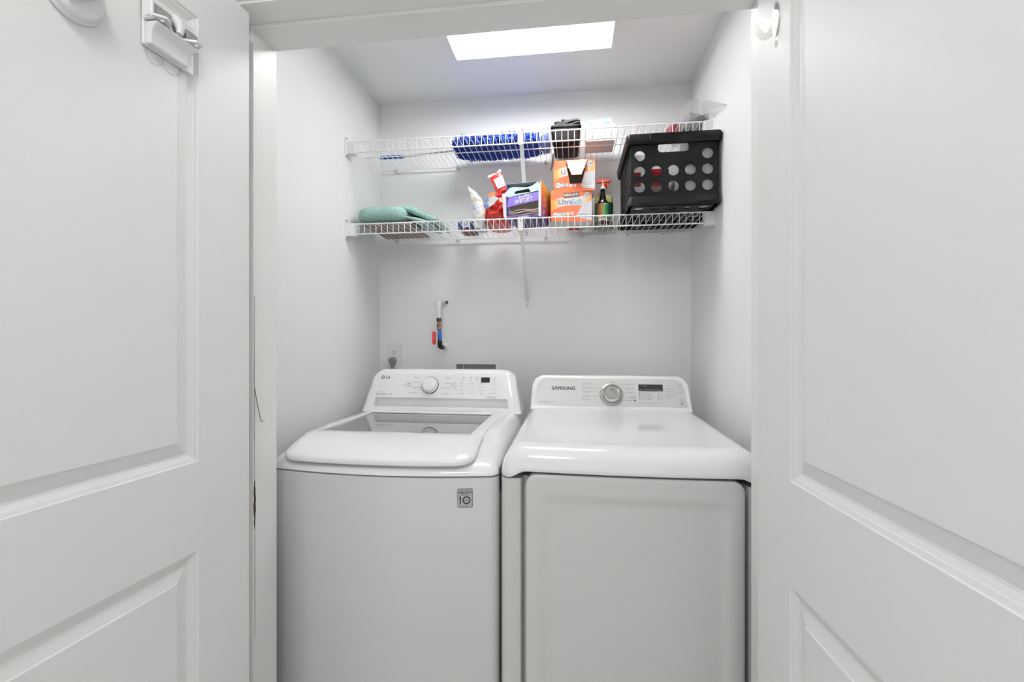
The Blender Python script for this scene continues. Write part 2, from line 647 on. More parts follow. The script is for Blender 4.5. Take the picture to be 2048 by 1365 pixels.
def console_shape(z0, z1, hwf, yfun, r, yback, ss, rows):
    """front surface y(x,z) with rounded edges, closed to the back"""
    P = []
    for z in rows:
        hw = hwf(z)
        row = []
        for s in ss:
            x = hw * s
            d = min(hw * (1 - abs(s)), (z1 - z))
            off = 0
            if d < r:
                off = r - math.sqrt(max(0, r * r - (r - d) ** 2))
            row.append((x, yfun(x, z) + off, z))
        P.append(row)
    mb = MB().grid(P)
    nr, nc = len(P), len(P[0])
    loop = [P[0][j] for j in range(nc)] + [P[i][-1] for i in range(1, nr)] + [P[-1][j] for j in range(nc - 2, -1, -1)] + [P[i][0] for i in range(nr - 2, 0, -1)]
    back = [(p[0], yback, p[2]) for p in loop]
    mb.rings([loop, back], False, True)
    return mb


def dense(n, e):
    """-1..1 samples, clustered at the ends"""
    s = set()
    for i in range(n + 1):
        s.add(round(-1 + 2 * i / n, 4))
    for k in e:
        s.add(round(1 - k, 4))
        s.add(round(-1 + k, 4))
    return sorted(s)


# ------------------------------------------------------------------ washer
wa = thing('washing_machine', 'white top-load washing machine with a glass lid and raised control console', 'washing machine', (-0.542, 1.6, 0))
cabr = []
for ins, z in ((0.012, 0.02), (0, 0.03), (0, 0.45), (0, 0.876), (0.0015, 0.880), (0.006, 0.8815)):
    cabr.append([(x, y, z) for x, y in plan_ring(0.343 - ins, -0.365 + ins, 0.36 - ins, 0.040, 0.030, 0.012)])
MB().rings(cabr).build('cabinet', CAB, wa)
for fx_, fy_ in ((-0.28, -0.30), (0.28, -0.30), (-0.28, 0.30), (0.28, 0.30)):
    MB().lathe([(0.022, 0), (0.022, 0.012), (0.012, 0.014), (0.012, 0.022)], 14, Matrix.Translation((fx_, fy_, 0))).build('foot', GREYDK, wa)
cov = [[(x, y, 0.8825) for x, y in plan_ring(0.336, -0.358, 0.355, 0.040, 0.030, 0.012)]]
for ins in (0, 0.0004, 0.0015, 0.0035, 0.007, 0.012, 0.018, 0.026, 0.036, 0.046, 0.058, 0.072):
    ring = []
    for x, y in plan_ring(0.343 - ins, -0.365 + ins, 0.36 - ins, 0.040, max(0.006, 0.034 - ins * 0.3), 0.012):
        Hh = lerp(0.026, 0.080, sm(-0.40, -0.16, y))
        rr = 0.046
        e = math.sqrt(max(0, 1 - (1 - min(ins / rr, 1)) ** 2))
        ring.append((x, y, 0.886 + Hh * e))
    cov.append(ring)
cov.append([(x * 0.93, y * 0.93, z - 0.035) for x, y, z in cov[-1]])
MB().rings(cov).build('top_cover', GLOSSW, wa, smooth=50)
# lid: moulded frame round the glass
LS = -0.013
inner = [(x + LS, y) for x, y in plan_ring(0.250, -0.232, 0.165, 0.0, 0.010, 0.006)]
outer = [(x + LS * 0.8, y) for x, y in plan_ring(0.283, -0.382, 0.2215, 0.022, 0.055, 0.010)]


def zout(y):
    return lerp(0.9285, 0.969, sm(-0.41, -0.20, y))


lr = [[(x, y, 0.958) for x, y in inner], [(x, y, 0.9700) for x, y in inner]]
for t in (0.03, 0.2, 0.4, 0.6, 0.78, 0.9, 0.96, 1.0):
    ring = []
    for (xi, yi), (xo, yo) in zip(inner, outer):
        y = lerp(yi, yo, t)
        zi = 0.9715
        ring.append((lerp(xi, xo, t), y, lerp(zi, zout(yo), t ** 2.2)))
    lr.append(ring)
for k, (dz, sc) in enumerate(((0.004, 1.006), (0.009, 1.008), (0.0135, 1.006), (0.016, 1.0), (0.016, 0.97))):
    lr.append([(x * sc, (y + 0.08) * sc - 0.08, zout(y) - dz) for x, y in outer])
MB().rings(lr, False, False).build('lid', GLOSSW, wa, smooth=50)
tub = MB().prism(rrect(-0.252 + LS, 0.252 + LS, -0.234, 0.167, 0.01), 0.925, 0.928).build('tub_cover', mat('grey_tub_cover', (0.66, 0.66, 0.67), 0.45, vary=(260, '#a8a8aa', 0.5)), wa, smooth=0)
MB().prism(rrect(-0.2495 + LS, 0.2495 + LS, -0.2315, 0.1645, 0.01), 0.960, 0.9645).build('lid_glass', film('lid_glass', '#dcdede', 0.012, 0.30, '#c4c6c6', 1.0), wa, smooth=0)
MB().box(-0.2495 + LS, 0.2495 + LS, 0.158, 0.1645, 0.9648, 0.9656).build('glass_edge_seal', GREYDK, wa, smooth=0)

# console
T20 = math.radians(20)
wz0, wz1 = 0.960, 1.1335


def whw(z):
    h = 0.343 - min(z - wz0, 0.11) * 0.24
    r = 0.058
    if z > wz1 - r:
        h -= r - math.sqrt(max(0, r * r - (z - (wz1 - r)) ** 2))
    return h


def wyf(x, z):
    side = lerp(0.226, 0.245, min(1, (z - wz0) / 0.058)) if z < 1.018 else 0.245 + (z - 1.018) * math.tan(T20)
    if abs(x) < 0.851 * whw(z) and 0.9815 < z < 1.0165:
        return 0.262 + (z - 0.982) * 0.05
    return side


rows = [0.960, 0.97, 0.9805, 0.982, 0.99, 1.0, 1.01, 1.016, 1.0175, 1.03, 1.045, 1.06, 1.075, 1.085, 1.094, 1.102, 1.109, 1.115, 1.120, 1.124, 1.1275, 1.130, 1.132, 1.1332, 1.1335]
ss = dense(20, (0.002, 0.006, 0.012, 0.02, 0.03, 0.045, 0.06, 0.08))
ss = sorted(set(ss + [0.8485, 0.8530, -0.8485, -0.8530]))
con = console_shape(wz0, wz1, whw, wyf, 0.026, 0.36, ss, rows).build('console', GLOSSW, wa, smooth=28)


def WP(x, v, off=0.0006):
    """point frame on the washer's control panel"""
    c, s = math.cos(T20), math.sin(T20)
    return frame((x, 0.245 + v * s - off * c, 1.018 + v * c + off * s), (1, 0, 0), (0, s, c))


def ringdecal(name, x, v, r, w, MF, m, parent):
    return plate(name, circ(0, 0, r, 36), [circ(0, 0, r - w, 36)], 0.0004, MF(x, v), m, parent)


# knob: dark line ring, silver skirt, white cap
kn = MB().lathe([(0.0365, 0), (0.0365, 0.004), (0.0345, 0.005)], 48, WP(-0.048, 0.054, 0.0)).build('knob_ring', STEELD, con)
kb = MB().lathe([(0.0340, 0.003), (0.0345, 0.007), (0.0300, 0.009), (0.0290, 0.022), (0.0275, 0.0245), (0.0240, 0.0255), (0.0, 0.0258)], 48, WP(-0.048, 0.054, 0.0)).build('knob', GLOSSW, con)
MB().lathe([(0.0306, 0.0095), (0.0298, 0.014)], 48, WP(-0.048, 0.054, 0.0), False, False).build('knob_band', CHROME, kb)
MB().prism(rrect(-0.0185, 0.0185, -0.011, 0.011, 0.0008), 0, 0.0006, WP(0.187, 0.0795)).build('display', BLACKG, con, smooth=0)
for bx, bv in ((-0.1425, 0.056), (0.0535, 0.0545)):
    ringdecal('button_ring', bx, bv, 0.0120, 0.0012, WP, INKG, con)
ringdecal('power_mark', -0.1425, 0.056, 0.0055, 0.0011, WP, INKG, con)
MB().prism([(-0.001, 0.001), (0.001, 0.001), (0.001, 0.0065), (-0.001, 0.0065)], 0, 0.0005, WP(-0.1425, 0.056)).build('power_mark', INKG, con, smooth=0)
MB().prism([(-0.0045, -0.004), (0.0005, 0), (-0.0045, 0.004)], 0, 0.0005, WP(0.0535, 0.0545)).build('start_mark', INKG, con, smooth=0)
for q in (0.0022, 0.0044):
    MB().prism([(q - 0.0006, -0.0035), (q + 0.0006, -0.0035), (q + 0.0006, 0.0035), (q - 0.0006, 0.0035)], 0, 0.0005, WP(0.0535, 0.0545)).build('start_mark', INKG, con, smooth=0)
# brand mark: round face emblem and letters
emb = MB().prism(circ(0, 0, 0.0085, 28), 0, 0.0004, WP(-0.2610, 0.0868)).build('emblem', INKG, con, smooth=0)
plate('emblem_ring', circ(0, 0, 0.0060, 24)[3:22], [], 0.0003, WP(-0.2610, 0.0868, 0.0011), INKL, emb)
MB().box(-0.0007, 0.0007, -0.004, 0.004, 0, 0.0003).build('emblem_stroke', INKW, emb, smooth=0).matrix_local = WP(-0.2612, 0.0872, 0.0013)
MB().box(0.0, 0.0042, -0.0045, -0.0033, 0, 0.0003).build('emblem_stroke', INKW, emb, smooth=0).matrix_local = WP(-0.2612, 0.0872, 0.0013)
text('LG', 0.0175, WP(-0.2385, 0.0862), INK, con, bold=0.012, xs=0.95)
text('Inverter', 0.0065, WP(-0.2665, 0.0232), INKG, con, align='CENTER')
text('DirectDrive', 0.0125, WP(-0.2825, 0.0135), INKG, con, align='LEFT', shear=0.25, xs=0.9)
plate('drive_mark', circ(0, 0, 0.0045, 20), [circ(0.0008, 0.0004, 0.0032, 20)], 0.0004, WP(-0.2140, 0.0142), INKG, con)
for s, x, v in (('Normal', -0.1130, 0.0886), ('Heavy Duty', -0.1075, 0.0672), ('Bright Whites', -0.1060, 0.0440), ('Rinse+Spin', -0.1215, 0.0210),
                ('Bedding', 0.0290, 0.0868), ('Delicates', 0.0262, 0.0648), ('Speed Wash', 0.0205, 0.0422), ('Tub Clean', 0.0185, 0.0180)):
    text(s, 0.0074, WP(x, v), INKG, con)
text('Power', 0.0058, WP(-0.1650, 0.0560), INKL, con)
text('Start/Pause', 0.0046, WP(0.0600, 0.0385), INKL, con)
for c, x in ((('Hot', 'Warm', 'Cold'), 0.083), (('High', 'Medium', 'Low'), 0.124), (('Heavy', 'Normal', 'Light'), 0.167)):
    for k, s in enumerate(c):
        v = 0.0645 - k * 0.0142 - (x - 0.083) * 0.01
        MB().prism(circ(0, 0, 0.0016, 10), 0, 0.0004, WP(x - 0.0012 * k, v)).build('indicator', INKG, con, smooth=0)
        text(s, 0.0060, WP(x + 0.004 - 0.0012 * k, v), INKL, con, align='LEFT')
for s, x in (('Temp.', 0.0900), ('Spin', 0.1330), ('Soil', 0.1735)):
    text(s, 0.0075, WP(x, 0.0205), INKG, con)
for x in (0.0940, 0.1250, 0.1530):
    MB().prism(circ(0, 0, 0.0026, 10), 0, 0.0004, WP(x, 0.0880)).build('indicator', INKG, con, smooth=0)
    MB().prism(circ(0, 0, 0.0020, 10), 0, 0.0004, WP(x - 0.0015, 0.0775)).build('indicator', INKG, con, smooth=0)
for k, s in enumerate(('Delay Wash', 'Extra Rinse', 'Water Plus', 'Cold Wash')):
    v = 0.0868 - k * 0.0192
    MB().prism(circ(0, 0, 0.0022, 10), 0, 0.0004, WP(0.2285 - k * 0.0012, v)).build('indicator', INKG, con, smooth=0)
    text(s, 0.0056, WP(0.2285 - k * 0.0016, v - 0.0075), INKL, con)
text('6Motion', 0.0100, WP(0.2160, 0.0066), INKG, con, shear=0.2, xs=1.2)
# warranty badge on the front
BADGE = mat('silver_badge', (0.55, 0.55, 0.55), 0.3, metal=0.3)
WF = lambda x, z, off=0.0: frame((x, -0.3832 + (x - 0.2545) * 0.173 - off, z), (1, 0.173, 0), (0, 0, 1))
bd = MB().prism(rrect(-0.0205, 0.0205, -0.0255, 0.0255, 0.003), -0.001, 0.0008, WF(0.2545, 0.827)).build('badge', INK, wa, smooth=0)
MB().prism(rrect(-0.0190, 0.0190, -0.0240, 0.0240, 0.002), 0, 0.0003, WF(0.2545, 0.827, 0.0009)).build('badge_face', BADGE, bd, smooth=0)
BF = lambda x, z: WF(0.2545 + x, 0.827 + z, 0.0014 + 0.0006)
text('GUARANTEED ON', 0.0038, BF(0, 0.0195), INK, bd)
text('DIRECT DRIVE', 0.0056, BF(0, 0.0150), INK, bd, bold=0.02)
text('MOTOR', 0.0044, BF(0, 0.0105), INK, bd, bold=0.01)
MB().prism([(-0.016, -0.0002), (0.016, -0.0002), (0.016, 0.0002), (-0.016, 0.0002)], 0, 0.0003, BF(0, 0.0077)).build('badge_rule', INK, bd, smooth=0)
MB().prism([(-0.0020, -0.0105), (0.0015, -0.0105), (0.0015, 0.0105), (-0.0010, 0.0105), (-0.0040, 0.0075), (-0.0040, 0.005), (-0.0020, 0.0065)], 0, 0.0004, BF(-0.0115, -0.0055)).build('badge_numeral', INK, bd, smooth=0)
plate('badge_numeral', circ(0, 0, 0.0110, 36), [circ(0, 0, 0.0074, 36)], 0.0006, BF(0.0045, -0.0055), INK, bd)
text('YEAR', 0.0046, BF(0.0045, -0.0055), INK, bd, bold=0.02)
text('WARRANTY', 0.0042, BF(0, -0.0205), INK, bd, space=1.4)
# blue-grey energy sticker on the side next to the dryer
sk = MB().prism([(0, 0), (0.10, -0.05), (0.10, 0.06), (0, 0.06)], 0, 0.0006, frame((0.3431, -0.345, 0.84), (0, 1, 0), (0, 0, 1))).build('side_sticker', mat('sticker_slate', (0.06, 0.075, 0.11), 0.4, vary=(90, '#9fb0c4', 0.7)), wa, smooth=0)
MB().prism([(0.01, 0.045), (0.09, 0.045), (0.09, 0.053), (0.01, 0.053)], 0, 0.0006, frame((0.3438, -0.345, 0.84), (0, 1, 0), (0, 0, 1))).build('sticker_stripe', INKL, sk, smooth=0)

# ------------------------------------------------------------------ dryer
dr = thing('clothes_dryer', 'white front-load clothes dryer with a large square door and silver console', 'clothes dryer', (0.1525, 1.6, 0))
hw, yf, yb = 0.3425, -0.378, 0.37
out = [(-hw, yb), (-hw, yf + 0.02)]
for i in range(1, 7):
    a = math.radians(180 + 90 * i / 6)
    out.append((-hw + 0.02 + 0.02 * math.cos(a), yf + 0.02 + 0.02 * math.sin(a)))
nl, nr_ = -0.285, 0.292
out += [(nl - 0.010, yf), (nl - 0.003, yf + 0.003), (nl, yf + 0.010), (nl + 0.004, yf + 0.028), (nr_ - 0.004, yf + 0.028), (nr_, yf + 0.010), (nr_ + 0.003, yf + 0.003), (nr_ + 0.010, yf)]
for i in range(0, 7):
    a = math.radians(-90 + 90 * i / 6)
    out.append((hw - 0.02 + 0.02 * math.cos(a), yf + 0.02 + 0.02 * math.sin(a)))
out.append((hw, yb))
MB().rings([[(x, y, 0.02) for x, y in out], [(x, y, 0.885) for x, y in out]]).build('cabinet', CABD, dr, smooth=40)
for fx_, fy_ in ((-0.28, -0.30), (0.28, -0.30), (-0.28, 0.30), (0.28, 0.30)):
    MB().lathe([(0.022, 0), (0.022, 0.012), (0.012, 0.014), (0.012, 0.022)], 14, Matrix.Translation((fx_, fy_, 0))).build('foot', GREYDK, dr)


def dz0(x, y):
    """lower rim of the worktop: arched up over the door"""
    if y > -0.30:
        return 0.8885
    return 0.8885 + 0.0190 * sm(0.322, 0.272, abs(x))


wt = [[(x, y, dz0(x, y) + 0.001) for x, y in plan_ring(0.320, -0.352, 0.355, 0.016, 0.03, 0.012, nf=48)]]
wt.append([(x, y, dz0(x, y)) for x, y in plan_ring(0.341, -0.383, 0.368, 0.016, 0.036, 0.012, nf=48)])
for ins in (0, 0.0004, 0.0014, 0.0032, 0.006, 0.010, 0.016, 0.023, 0.031, 0.040, 0.050, 0.062, 0.075, 0.10, 0.16, 0.24):
    ring = []
    for x, y in plan_ring(0.3435 - ins, -0.386 + ins, 0.37 - ins * 0.6, 0.016 * (1 - ins / 0.4), max(0.036 - ins * 0.2, 0.01), 0.012, nf=48):
        rr = 0.060
        e = (max(0, 1 - (1 - min(ins / rr, 1)) ** 2.3)) ** 0.5
        zt = 0.9735 + 0.012 * sm(-0.40, 0.25, y)
        z0 = dz0(x, y) + 0.004
        ring.append((x, y, lerp(z0, zt, e)))
    wt.append(ring)
MB().rings(wt).build('worktop', GLOSSW, dr, smooth=50)
# door: pillowed slab with a soft inner recess
dx0, dx1, dzb, dzt = -0.2725, 0.2800, 0.11, 0.9015
P = []
us = sorted(set([0, 0.001, 0.003, 0.006, 0.010] + [round(0.016 + 0.006 * i, 4) for i in range(12)] + [0.1, 0.15, 0.2]))
Lx, Lz = dx1 - dx0, dzt - dzb
xs = sorted(set([dx0 + u for u in us] + [dx1 - u for u in us] + [(dx0 + dx1) / 2]))
zs = sorted(set([dzb + u for u in us] + [dzt - u for u in us] + [0.3, 0.4, 0.5, 0.6]))
cr = 0.028
for z in zs:
    row = []
    for x in xs:
        qx = min(x - dx0, dx1 - x)
        qz = min(z - dzb, dzt - z)
        X, Z = x, z
        if qx < cr and qz < cr:                      # round the corners: squeeze square to quarter disc
            cx = dx0 + cr if x < 0 else dx1 - cr
            cz = dzb + cr if z < 0.5 else dzt - cr
            ax, az = (x - cx) / cr, (z - cz) / cr
            X = cx + cr * ax * math.sqrt(max(0, 1 - az * az / 2))
            Z = cz + cr * az * math.sqrt(max(0, 1 - ax * ax / 2))
            d = cr * (1 - math.hypot(ax * math.sqrt(max(0, 1 - az * az / 2)), az * math.sqrt(max(0, 1 - ax * ax / 2))))
        else:
            d = min(qx, qz)
        r = 0.007
        off = r - math.sqrt(max(0, r * r - (r - min(d, r)) ** 2))
        rx = sm(0.030, 0.062, qx) * sm(0.048, 0.078, qz)
        row.append((X, -0.399 + off + 0.0060 * rx, Z))
    P.append(row)
mb = MB().grid(P)
loop = [P[0][j] for j in range(len(xs))] + [P[i][-1] for i in range(1, len(zs))] + [P[-1][j] for j in range(len(xs) - 2, -1, -1)] + [P[i][0] for i in range(len(zs) - 2, 0, -1)]
mb.rings([loop, [(p[0], -0.366, p[2]) for p in loop]], False, True)
mb.build('door', CABD, dr, smooth=50)
# console
T25 = math.radians(25)
dc0, dc1 = 0.980, 1.1125


def dhw(z):
    h = 0.3185 - (z - dc0) * 0.06
    r = 0.045
    if z > dc1 - r:
        h -= r - math.sqrt(max(0, r * r - (z - (dc1 - r)) ** 2))
    return h


dyf = lambda x, z: 0.250 + (z - 0.992) * math.tan(T25)
rows = [0.980, 0.99, 1.005, 1.02, 1.035, 1.05, 1.062, 1.072, 1.081, 1.089, 1.095, 1.100, 1.104, 1.107, 1.1095, 1.1112, 1.1121, 1.1125]
dcon = console_shape(dc0, dc1, dhw, dyf, 0.009, 0.36, dense(16, (0.002, 0.005, 0.009, 0.014, 0.02, 0.028)), rows).build('console', GLOSSW, dr, smooth=40)


def DP(x, v, off=0.0016):
    c, s = math.cos(T25), math.sin(T25)
    return frame((x, 0.250 + v * s - off * c, 0.992 + v * c + off * s), (1, 0, 0), (0, s, c))


vmax = (dc1 - 0.992) / math.cos(T25)
pan = [(-0.300, 0.004), (0.300, 0.004), (0.2945, 0.080)]
for i in range(0, 8):
    a = math.radians(90 * i / 7)
    pan.append((0.2525 + 0.040 * math.cos(a), 0.080 + (vmax - 0.0925) * math.sin(a)))
pan += [(-x, v) for x, v in reversed(pan[3:])] + [(-0.2945, 0.080)]
MB().prism(pan, -0.004, 0.0, DP(0, 0, 0.0010)).build('control_panel', PANELG, dcon, smooth=0)
MB().lathe([(0.0470, 0), (0.0465, 0.0025), (0.0440, 0.004), (0.0380, 0.0045)], 56, DP(0.0085, 0.0525)).build('dial_ring', mat('dial_silver', (0.42, 0.42, 0.41), 0.35, metal=0.4), dcon)
kd = MB().lathe([(0.0370, 0.004), (0.0365, 0.012), (0.0350, 0.019), (0.0320, 0.0235), (0.0280, 0.0255), (0.0260, 0.0250), (0.0150, 0.0262), (0.0, 0.0268)], 56, DP(0.0085, 0.0525)).build('knob', mat('knob_chrome', (0.55, 0.54, 0.53), 0.1, metal=1.0), dcon)
for k in range(15):
    a = math.radians(-35 + 250 * k / 14)
    M = DP(0.0085 + 0.0418 * math.cos(a), 0.0525 + 0.0418 * math.sin(a), 0.0062)
    MB().prism([(-0.0028, -0.0006), (0.0028, -0.0006), (0.0028, 0.0006), (-0.0028, 0.0006)], 0, 0.0004, M @ Matrix.Rotation(a, 4, 'Z')).build('dial_tick', INK, dcon, smooth=0)
dd = MB().prism(rrect(-0.0475, 0.0475, -0.0140, 0.0140, 0.0008), 0, 0.0008, DP(0.1630, 0.0830)).build('display', BLACKG, dcon, smooth=0)
text('88:88', 0.016, DP(0.1350, 0.0875, 0.0030), SCREEN, dd)
for s, x in (('Dry', 0.1245), ('Cool', 0.1410), ('Wrinkle', 0.1590)):
    text(s, 0.0062, DP(x, 0.0740, 0.0030), INKW, dd)
text('Est. Time Remaining', 0.0044, DP(0.1890, 0.0735, 0.0030), INKW, dd)
for q in (-0.0005, 0.0, 0.0005):
    text('S\u039bMSUNG', 0.0205, DP(-0.1835 + q, 0.0762), INK, dcon, xs=1.0, space=1.04)
text('Moisture', 0.0105, DP(-0.2830, 0.0178), INKG, dcon, align='LEFT')
text('Sensor', 0.0105, DP(-0.2200, 0.0183), INKL, dcon, align='RIGHT', xs=0.86)
for s, x, v in (('Heavy Duty', -0.0900, 0.0975), ('Perm Press', -0.0905, 0.0805), ('Bedding', -0.0930, 0.0625), ('Delicates', -0.0935, 0.0443), ('Sanitize', -0.0870, 0.0315),
                ('Normal', 0.0106, 0.1040), ('Quick Dry', 0.0860, 0.0967), ('Time Dry', 0.0860, 0.0785), ('Air Fluff', 0.0860, 0.0618), ('Wrinkle', 0.0890, 0.0460), ('Release', 0.0890, 0.0390), ('Rack Dry', 0.0830, 0.0290)):
    text(s, 0.0080, DP(x, v), INKG, dcon)
MB().prism(circ(0, 0, 0.0030, 12), 0, 0.0004, DP(-0.1060, 0.0315)).build('program_dot', INKG, dcon, smooth=0)
MB().prism(circ(0, 0, 0.0032, 12), 0, 0.0004, DP(0.1000, 0.0290)).build('program_dot', INK, dcon, smooth=0)
for x0, x1, v in ((-0.070, -0.042, 0.0972), (-0.070, -0.038, 0.0802), (-0.076, -0.040, 0.0622), (-0.076, -0.040, 0.044), (0.038, 0.068, 0.0965), (0.056, 0.069, 0.0782), (0.056, 0.069, 0.0615), (0.054, 0.074, 0.0425)):
    MB().prism([(x0, v - 0.0003), (x1, v - 0.0003), (x1, v + 0.0003), (x0, v + 0.0003)], 0, 0.0004, DP(0, 0)).build('guide_line', INKL, dcon, smooth=0)
for c, x in ((('Very Dry', 'More Dry', 'Normal Dry', 'Damp Dry'), 0.1190), (('High', 'Medium', 'Low'), 0.1545), (('More', 'Normal', 'Less'), 0.1900)):
    for k, s in enumerate(c):
        v = 0.0345 + (len(c) - 1 - k) * 0.0093
        MB().prism(circ(0, 0, 0.0019, 10), 0, 0.0004, DP(x, v)).build('indicator', INK, dcon, smooth=0)
        text(s, 0.0066, DP(x + 0.0045, v), INKG, dcon, align='LEFT')
for s, x in (('Dry Level', 0.1290), ('Temp.', 0.1640), ('Time', 0.1995)):
    text(s, 0.0082, DP(x, 0.0205), INKG, dcon)
text('Signal', 0.0062, DP(0.1480, 0.0115), INKL, dcon)
text('My Cycle', 0.0062, DP(0.1860, 0.0115), INKL, dcon)
for (x, v) in ((0.2353, 0.0923), (0.2361, 0.0690), (0.2300, 0.0450)):
    MB().prism([(-0.0022, -0.0015), (0.0022, -0.0015), (0, 0.0022)], 0, 0.0004, DP(x, v)).build('indicator', INK, dcon, smooth=0)
text('Adjust Time', 0.0072, DP(0.2365, 0.0800), INKG, dcon)
text('Wrinkle Prevent', 0.0066, DP(0.2380, 0.0545), INKG, dcon)
text('Power', 0.0076, DP(0.2745, 0.1005), INKG, dcon)
ringdecal('power_mark', 0.2762, 0.0866, 0.0036, 0.0010, DP, INKG, dcon)
text('Child\nLock', 0.0068, DP(0.2770, 0.0640), INKG, dcon)
text('Start\nPause', 0.0072, DP(0.2785, 0.0320), INKG, dcon)
MB().prism([(-0.004, -0.0035), (0.0045, -0.0035), (0.0045, 0.0035), (-0.004, 0.0035)], 0, 0.0004, DP(0.2790, 0.0180)).build('start_mark', INKG, dcon, smooth=0)

# ------------------------------------------------------------------ wire shelves
YF, YK = 1.850, 2.172


def wire_shelf(label, D, brace_to, name='wire_shelf'):
    t = thing(name, label, 'shelf', (0, 0, D), 0, 'wire shelves in the closet')
    x0, x1 = XL + 0.012, XR - 0.012
    for nm, y, z, r in (('front_rail', YF, 0.0, 0.0030), ('lip_rail', YF + 0.001, -0.043, 0.0030), ('middle_rail', 2.005, -0.0040, 0.0026), ('back_rail', YK, -0.0035, 0.0030)):
        MB().tube([(x0, y, z), (x1, y, z)], r, 8).build(nm, WIREW, t)
    w0 = None
    n = 58
    for i in range(n):
        x = lerp(XL + 0.030, XR - 0.030, i / (n - 1))
        if w0 is None:
            w0 = MB().tube([(0, YF - 0.003, -0.044), (0, YF - 0.003, -0.004), (0, YF + 0.001, 0.0), (0, YF + 0.12, 0.0005), (0, YK + 0.004, 0.0005)], 0.00135, 6).build('wire', WIREW, t)
            o = w0
        else:
            o = w0.copy()
            COL.objects.link(o)
            o.parent = t
        o.location = (x, 0, 0)
    for sx in (-1, 1):
        xe = XL if sx < 0 else XR
        a, b = sorted((xe, xe - sx * 0.040))
        br = MB().box(a, b, YF - 0.012, YF + 0.020, -0.052, 0.001).box(min(xe, xe - sx * 0.004), max(xe, xe - sx * 0.004), YF - 0.022, YF + 0.03, -0.066, 0.018).build('end_bracket', PLASTW, t, bevel=0.003)
        for zz in (0.013, -0.060):
            MB().lathe([(0.0035, 0), (0.0035, 0.0012), (0.0015, 0.0016)], 10, frame((xe - sx * 0.004, YF - 0.012, zz), (0, -sx, 0), (0, 0, 1))).build('screw', SCREW, br)
    for cx in (-0.86, -0.55, -0.12, 0.05, 0.26, 0.42):
        ck = MB().box(cx - 0.008, cx + 0.008, YK - 0.006, YB, -0.013, 0.004).build('wall_clip', PLASTW, t, bevel=0.002)
        MB().lathe([(0.0028, 0), (0.0028, 0.001), (0.001, 0.0014)], 10, frame((cx, YK - 0.006, -0.009), (1, 0, 0), (0, 0, 1))).build('screw', SCREW, ck)
    bx = -0.204
    P0, P1 = Vector((bx, YF - 0.006, 0.004)), Vector((bx - 0.006, YB - 0.004, brace_to - D))
    dv = (P1 - P0).normalized()
    bm_ = MB()
    hw_ = 0.0085
    up = Vector((1, 0, 0))
    nv = dv.cross(up).normalized()
    pts = []
    for Pp in (P0 + Vector((0, -0.002, 0)), P1):
        pts.append([Pp - up * hw_ - nv * 0.002, Pp + up * hw_ - nv * 0.002, Pp + up * hw_ + nv * 0.004, Pp - up * hw_ + nv * 0.004])
    bm_.rings(pts)
    bm_.box(bx - 0.0125, bx + 0.0005, YB - 0.006, YB, brace_to - D - 0.030, brace_to - D + 0.010)
    bm_.box(bx - 0.0095, bx + 0.0095, YF - 0.0085, YF - 0.0045, -0.052, 0.004)
    brc = bm_.build('support_brace', PLASTW, t, bevel=0.0012)
    MB().lathe([(0.003, 0), (0.003, 0.001), (0.001, 0.0014)], 10, frame((bx - 0.006, YB - 0.006, brace_to - D - 0.02), (1, 0, 0), (0, 0, 1))).build('screw', SCREW, brc)
    MB().lathe([(0.0028, 0), (0.0028, 0.001), (0.001, 0.0014)], 10, frame((bx, YF - 0.0085, -0.012), (1, 0, 0), (0, 0, 1))).build('screw', SCREW, brc)
    return t


DU, DL = 2.108, 1.757
wire_shelf('upper white wire shelf holding the blue duster', DU, 1.80)
wire_shelf('lower white wire shelf holding the towel and the black crate', DL, 1.447)
SU, SL = DU + 0.0032, DL + 0.0032          # where things stand


# ------------------------------------------------------------------ soft-shape helpers
def nz(p, f, seed=0.0):
    return noise.noise(Vector((p[0] * f + seed, p[1] * f - seed, p[2] * f + 2 * seed)))


def pouch(rows, nc=14, e=0.6, wr=0.0, wf=40, seed=1.0):
    """rows bottom->top: (z, xl, xr, yc, half thickness, shear) -> closed soft bag"""
    # subdivide rows smoothly
    R = []
    n = len(rows)
    for i in range(n - 1):
        a, b = rows[i], rows[i + 1]
        k = 4
        for j in range(k):
            t = j / k
            R.append([lerp(p, q, t) for p, q in zip(a, b)])
    R.append(list(rows[-1]))
    rings = []
    for z, xl, xr, yc, th, sh in R:
        ring = []
        for i in range(2 * nc):
            a = 2 * PI * i / (2 * nc)
            c, s_ = math.cos(a), math.sin(a)
            x = (xl + xr) / 2 + (xr - xl) / 2 * (abs(c) ** 0.8) * (1 if c > 0 else -1)
            y = yc + th * (abs(s_) ** e) * (1 if s_ > 0 else -1)
            zz = z + sh * (x - (xl + xr) / 2)
            d = nz((x, y, zz), wf, seed) * wr
            d2 = nz((x, y, zz), wf * 2.3, seed + 5) * wr * 0.5
            ring.append((x + d * 0.3, y + d + d2, zz + d * 0.4))
        rings.append(ring)
    return MB().rings(rings)


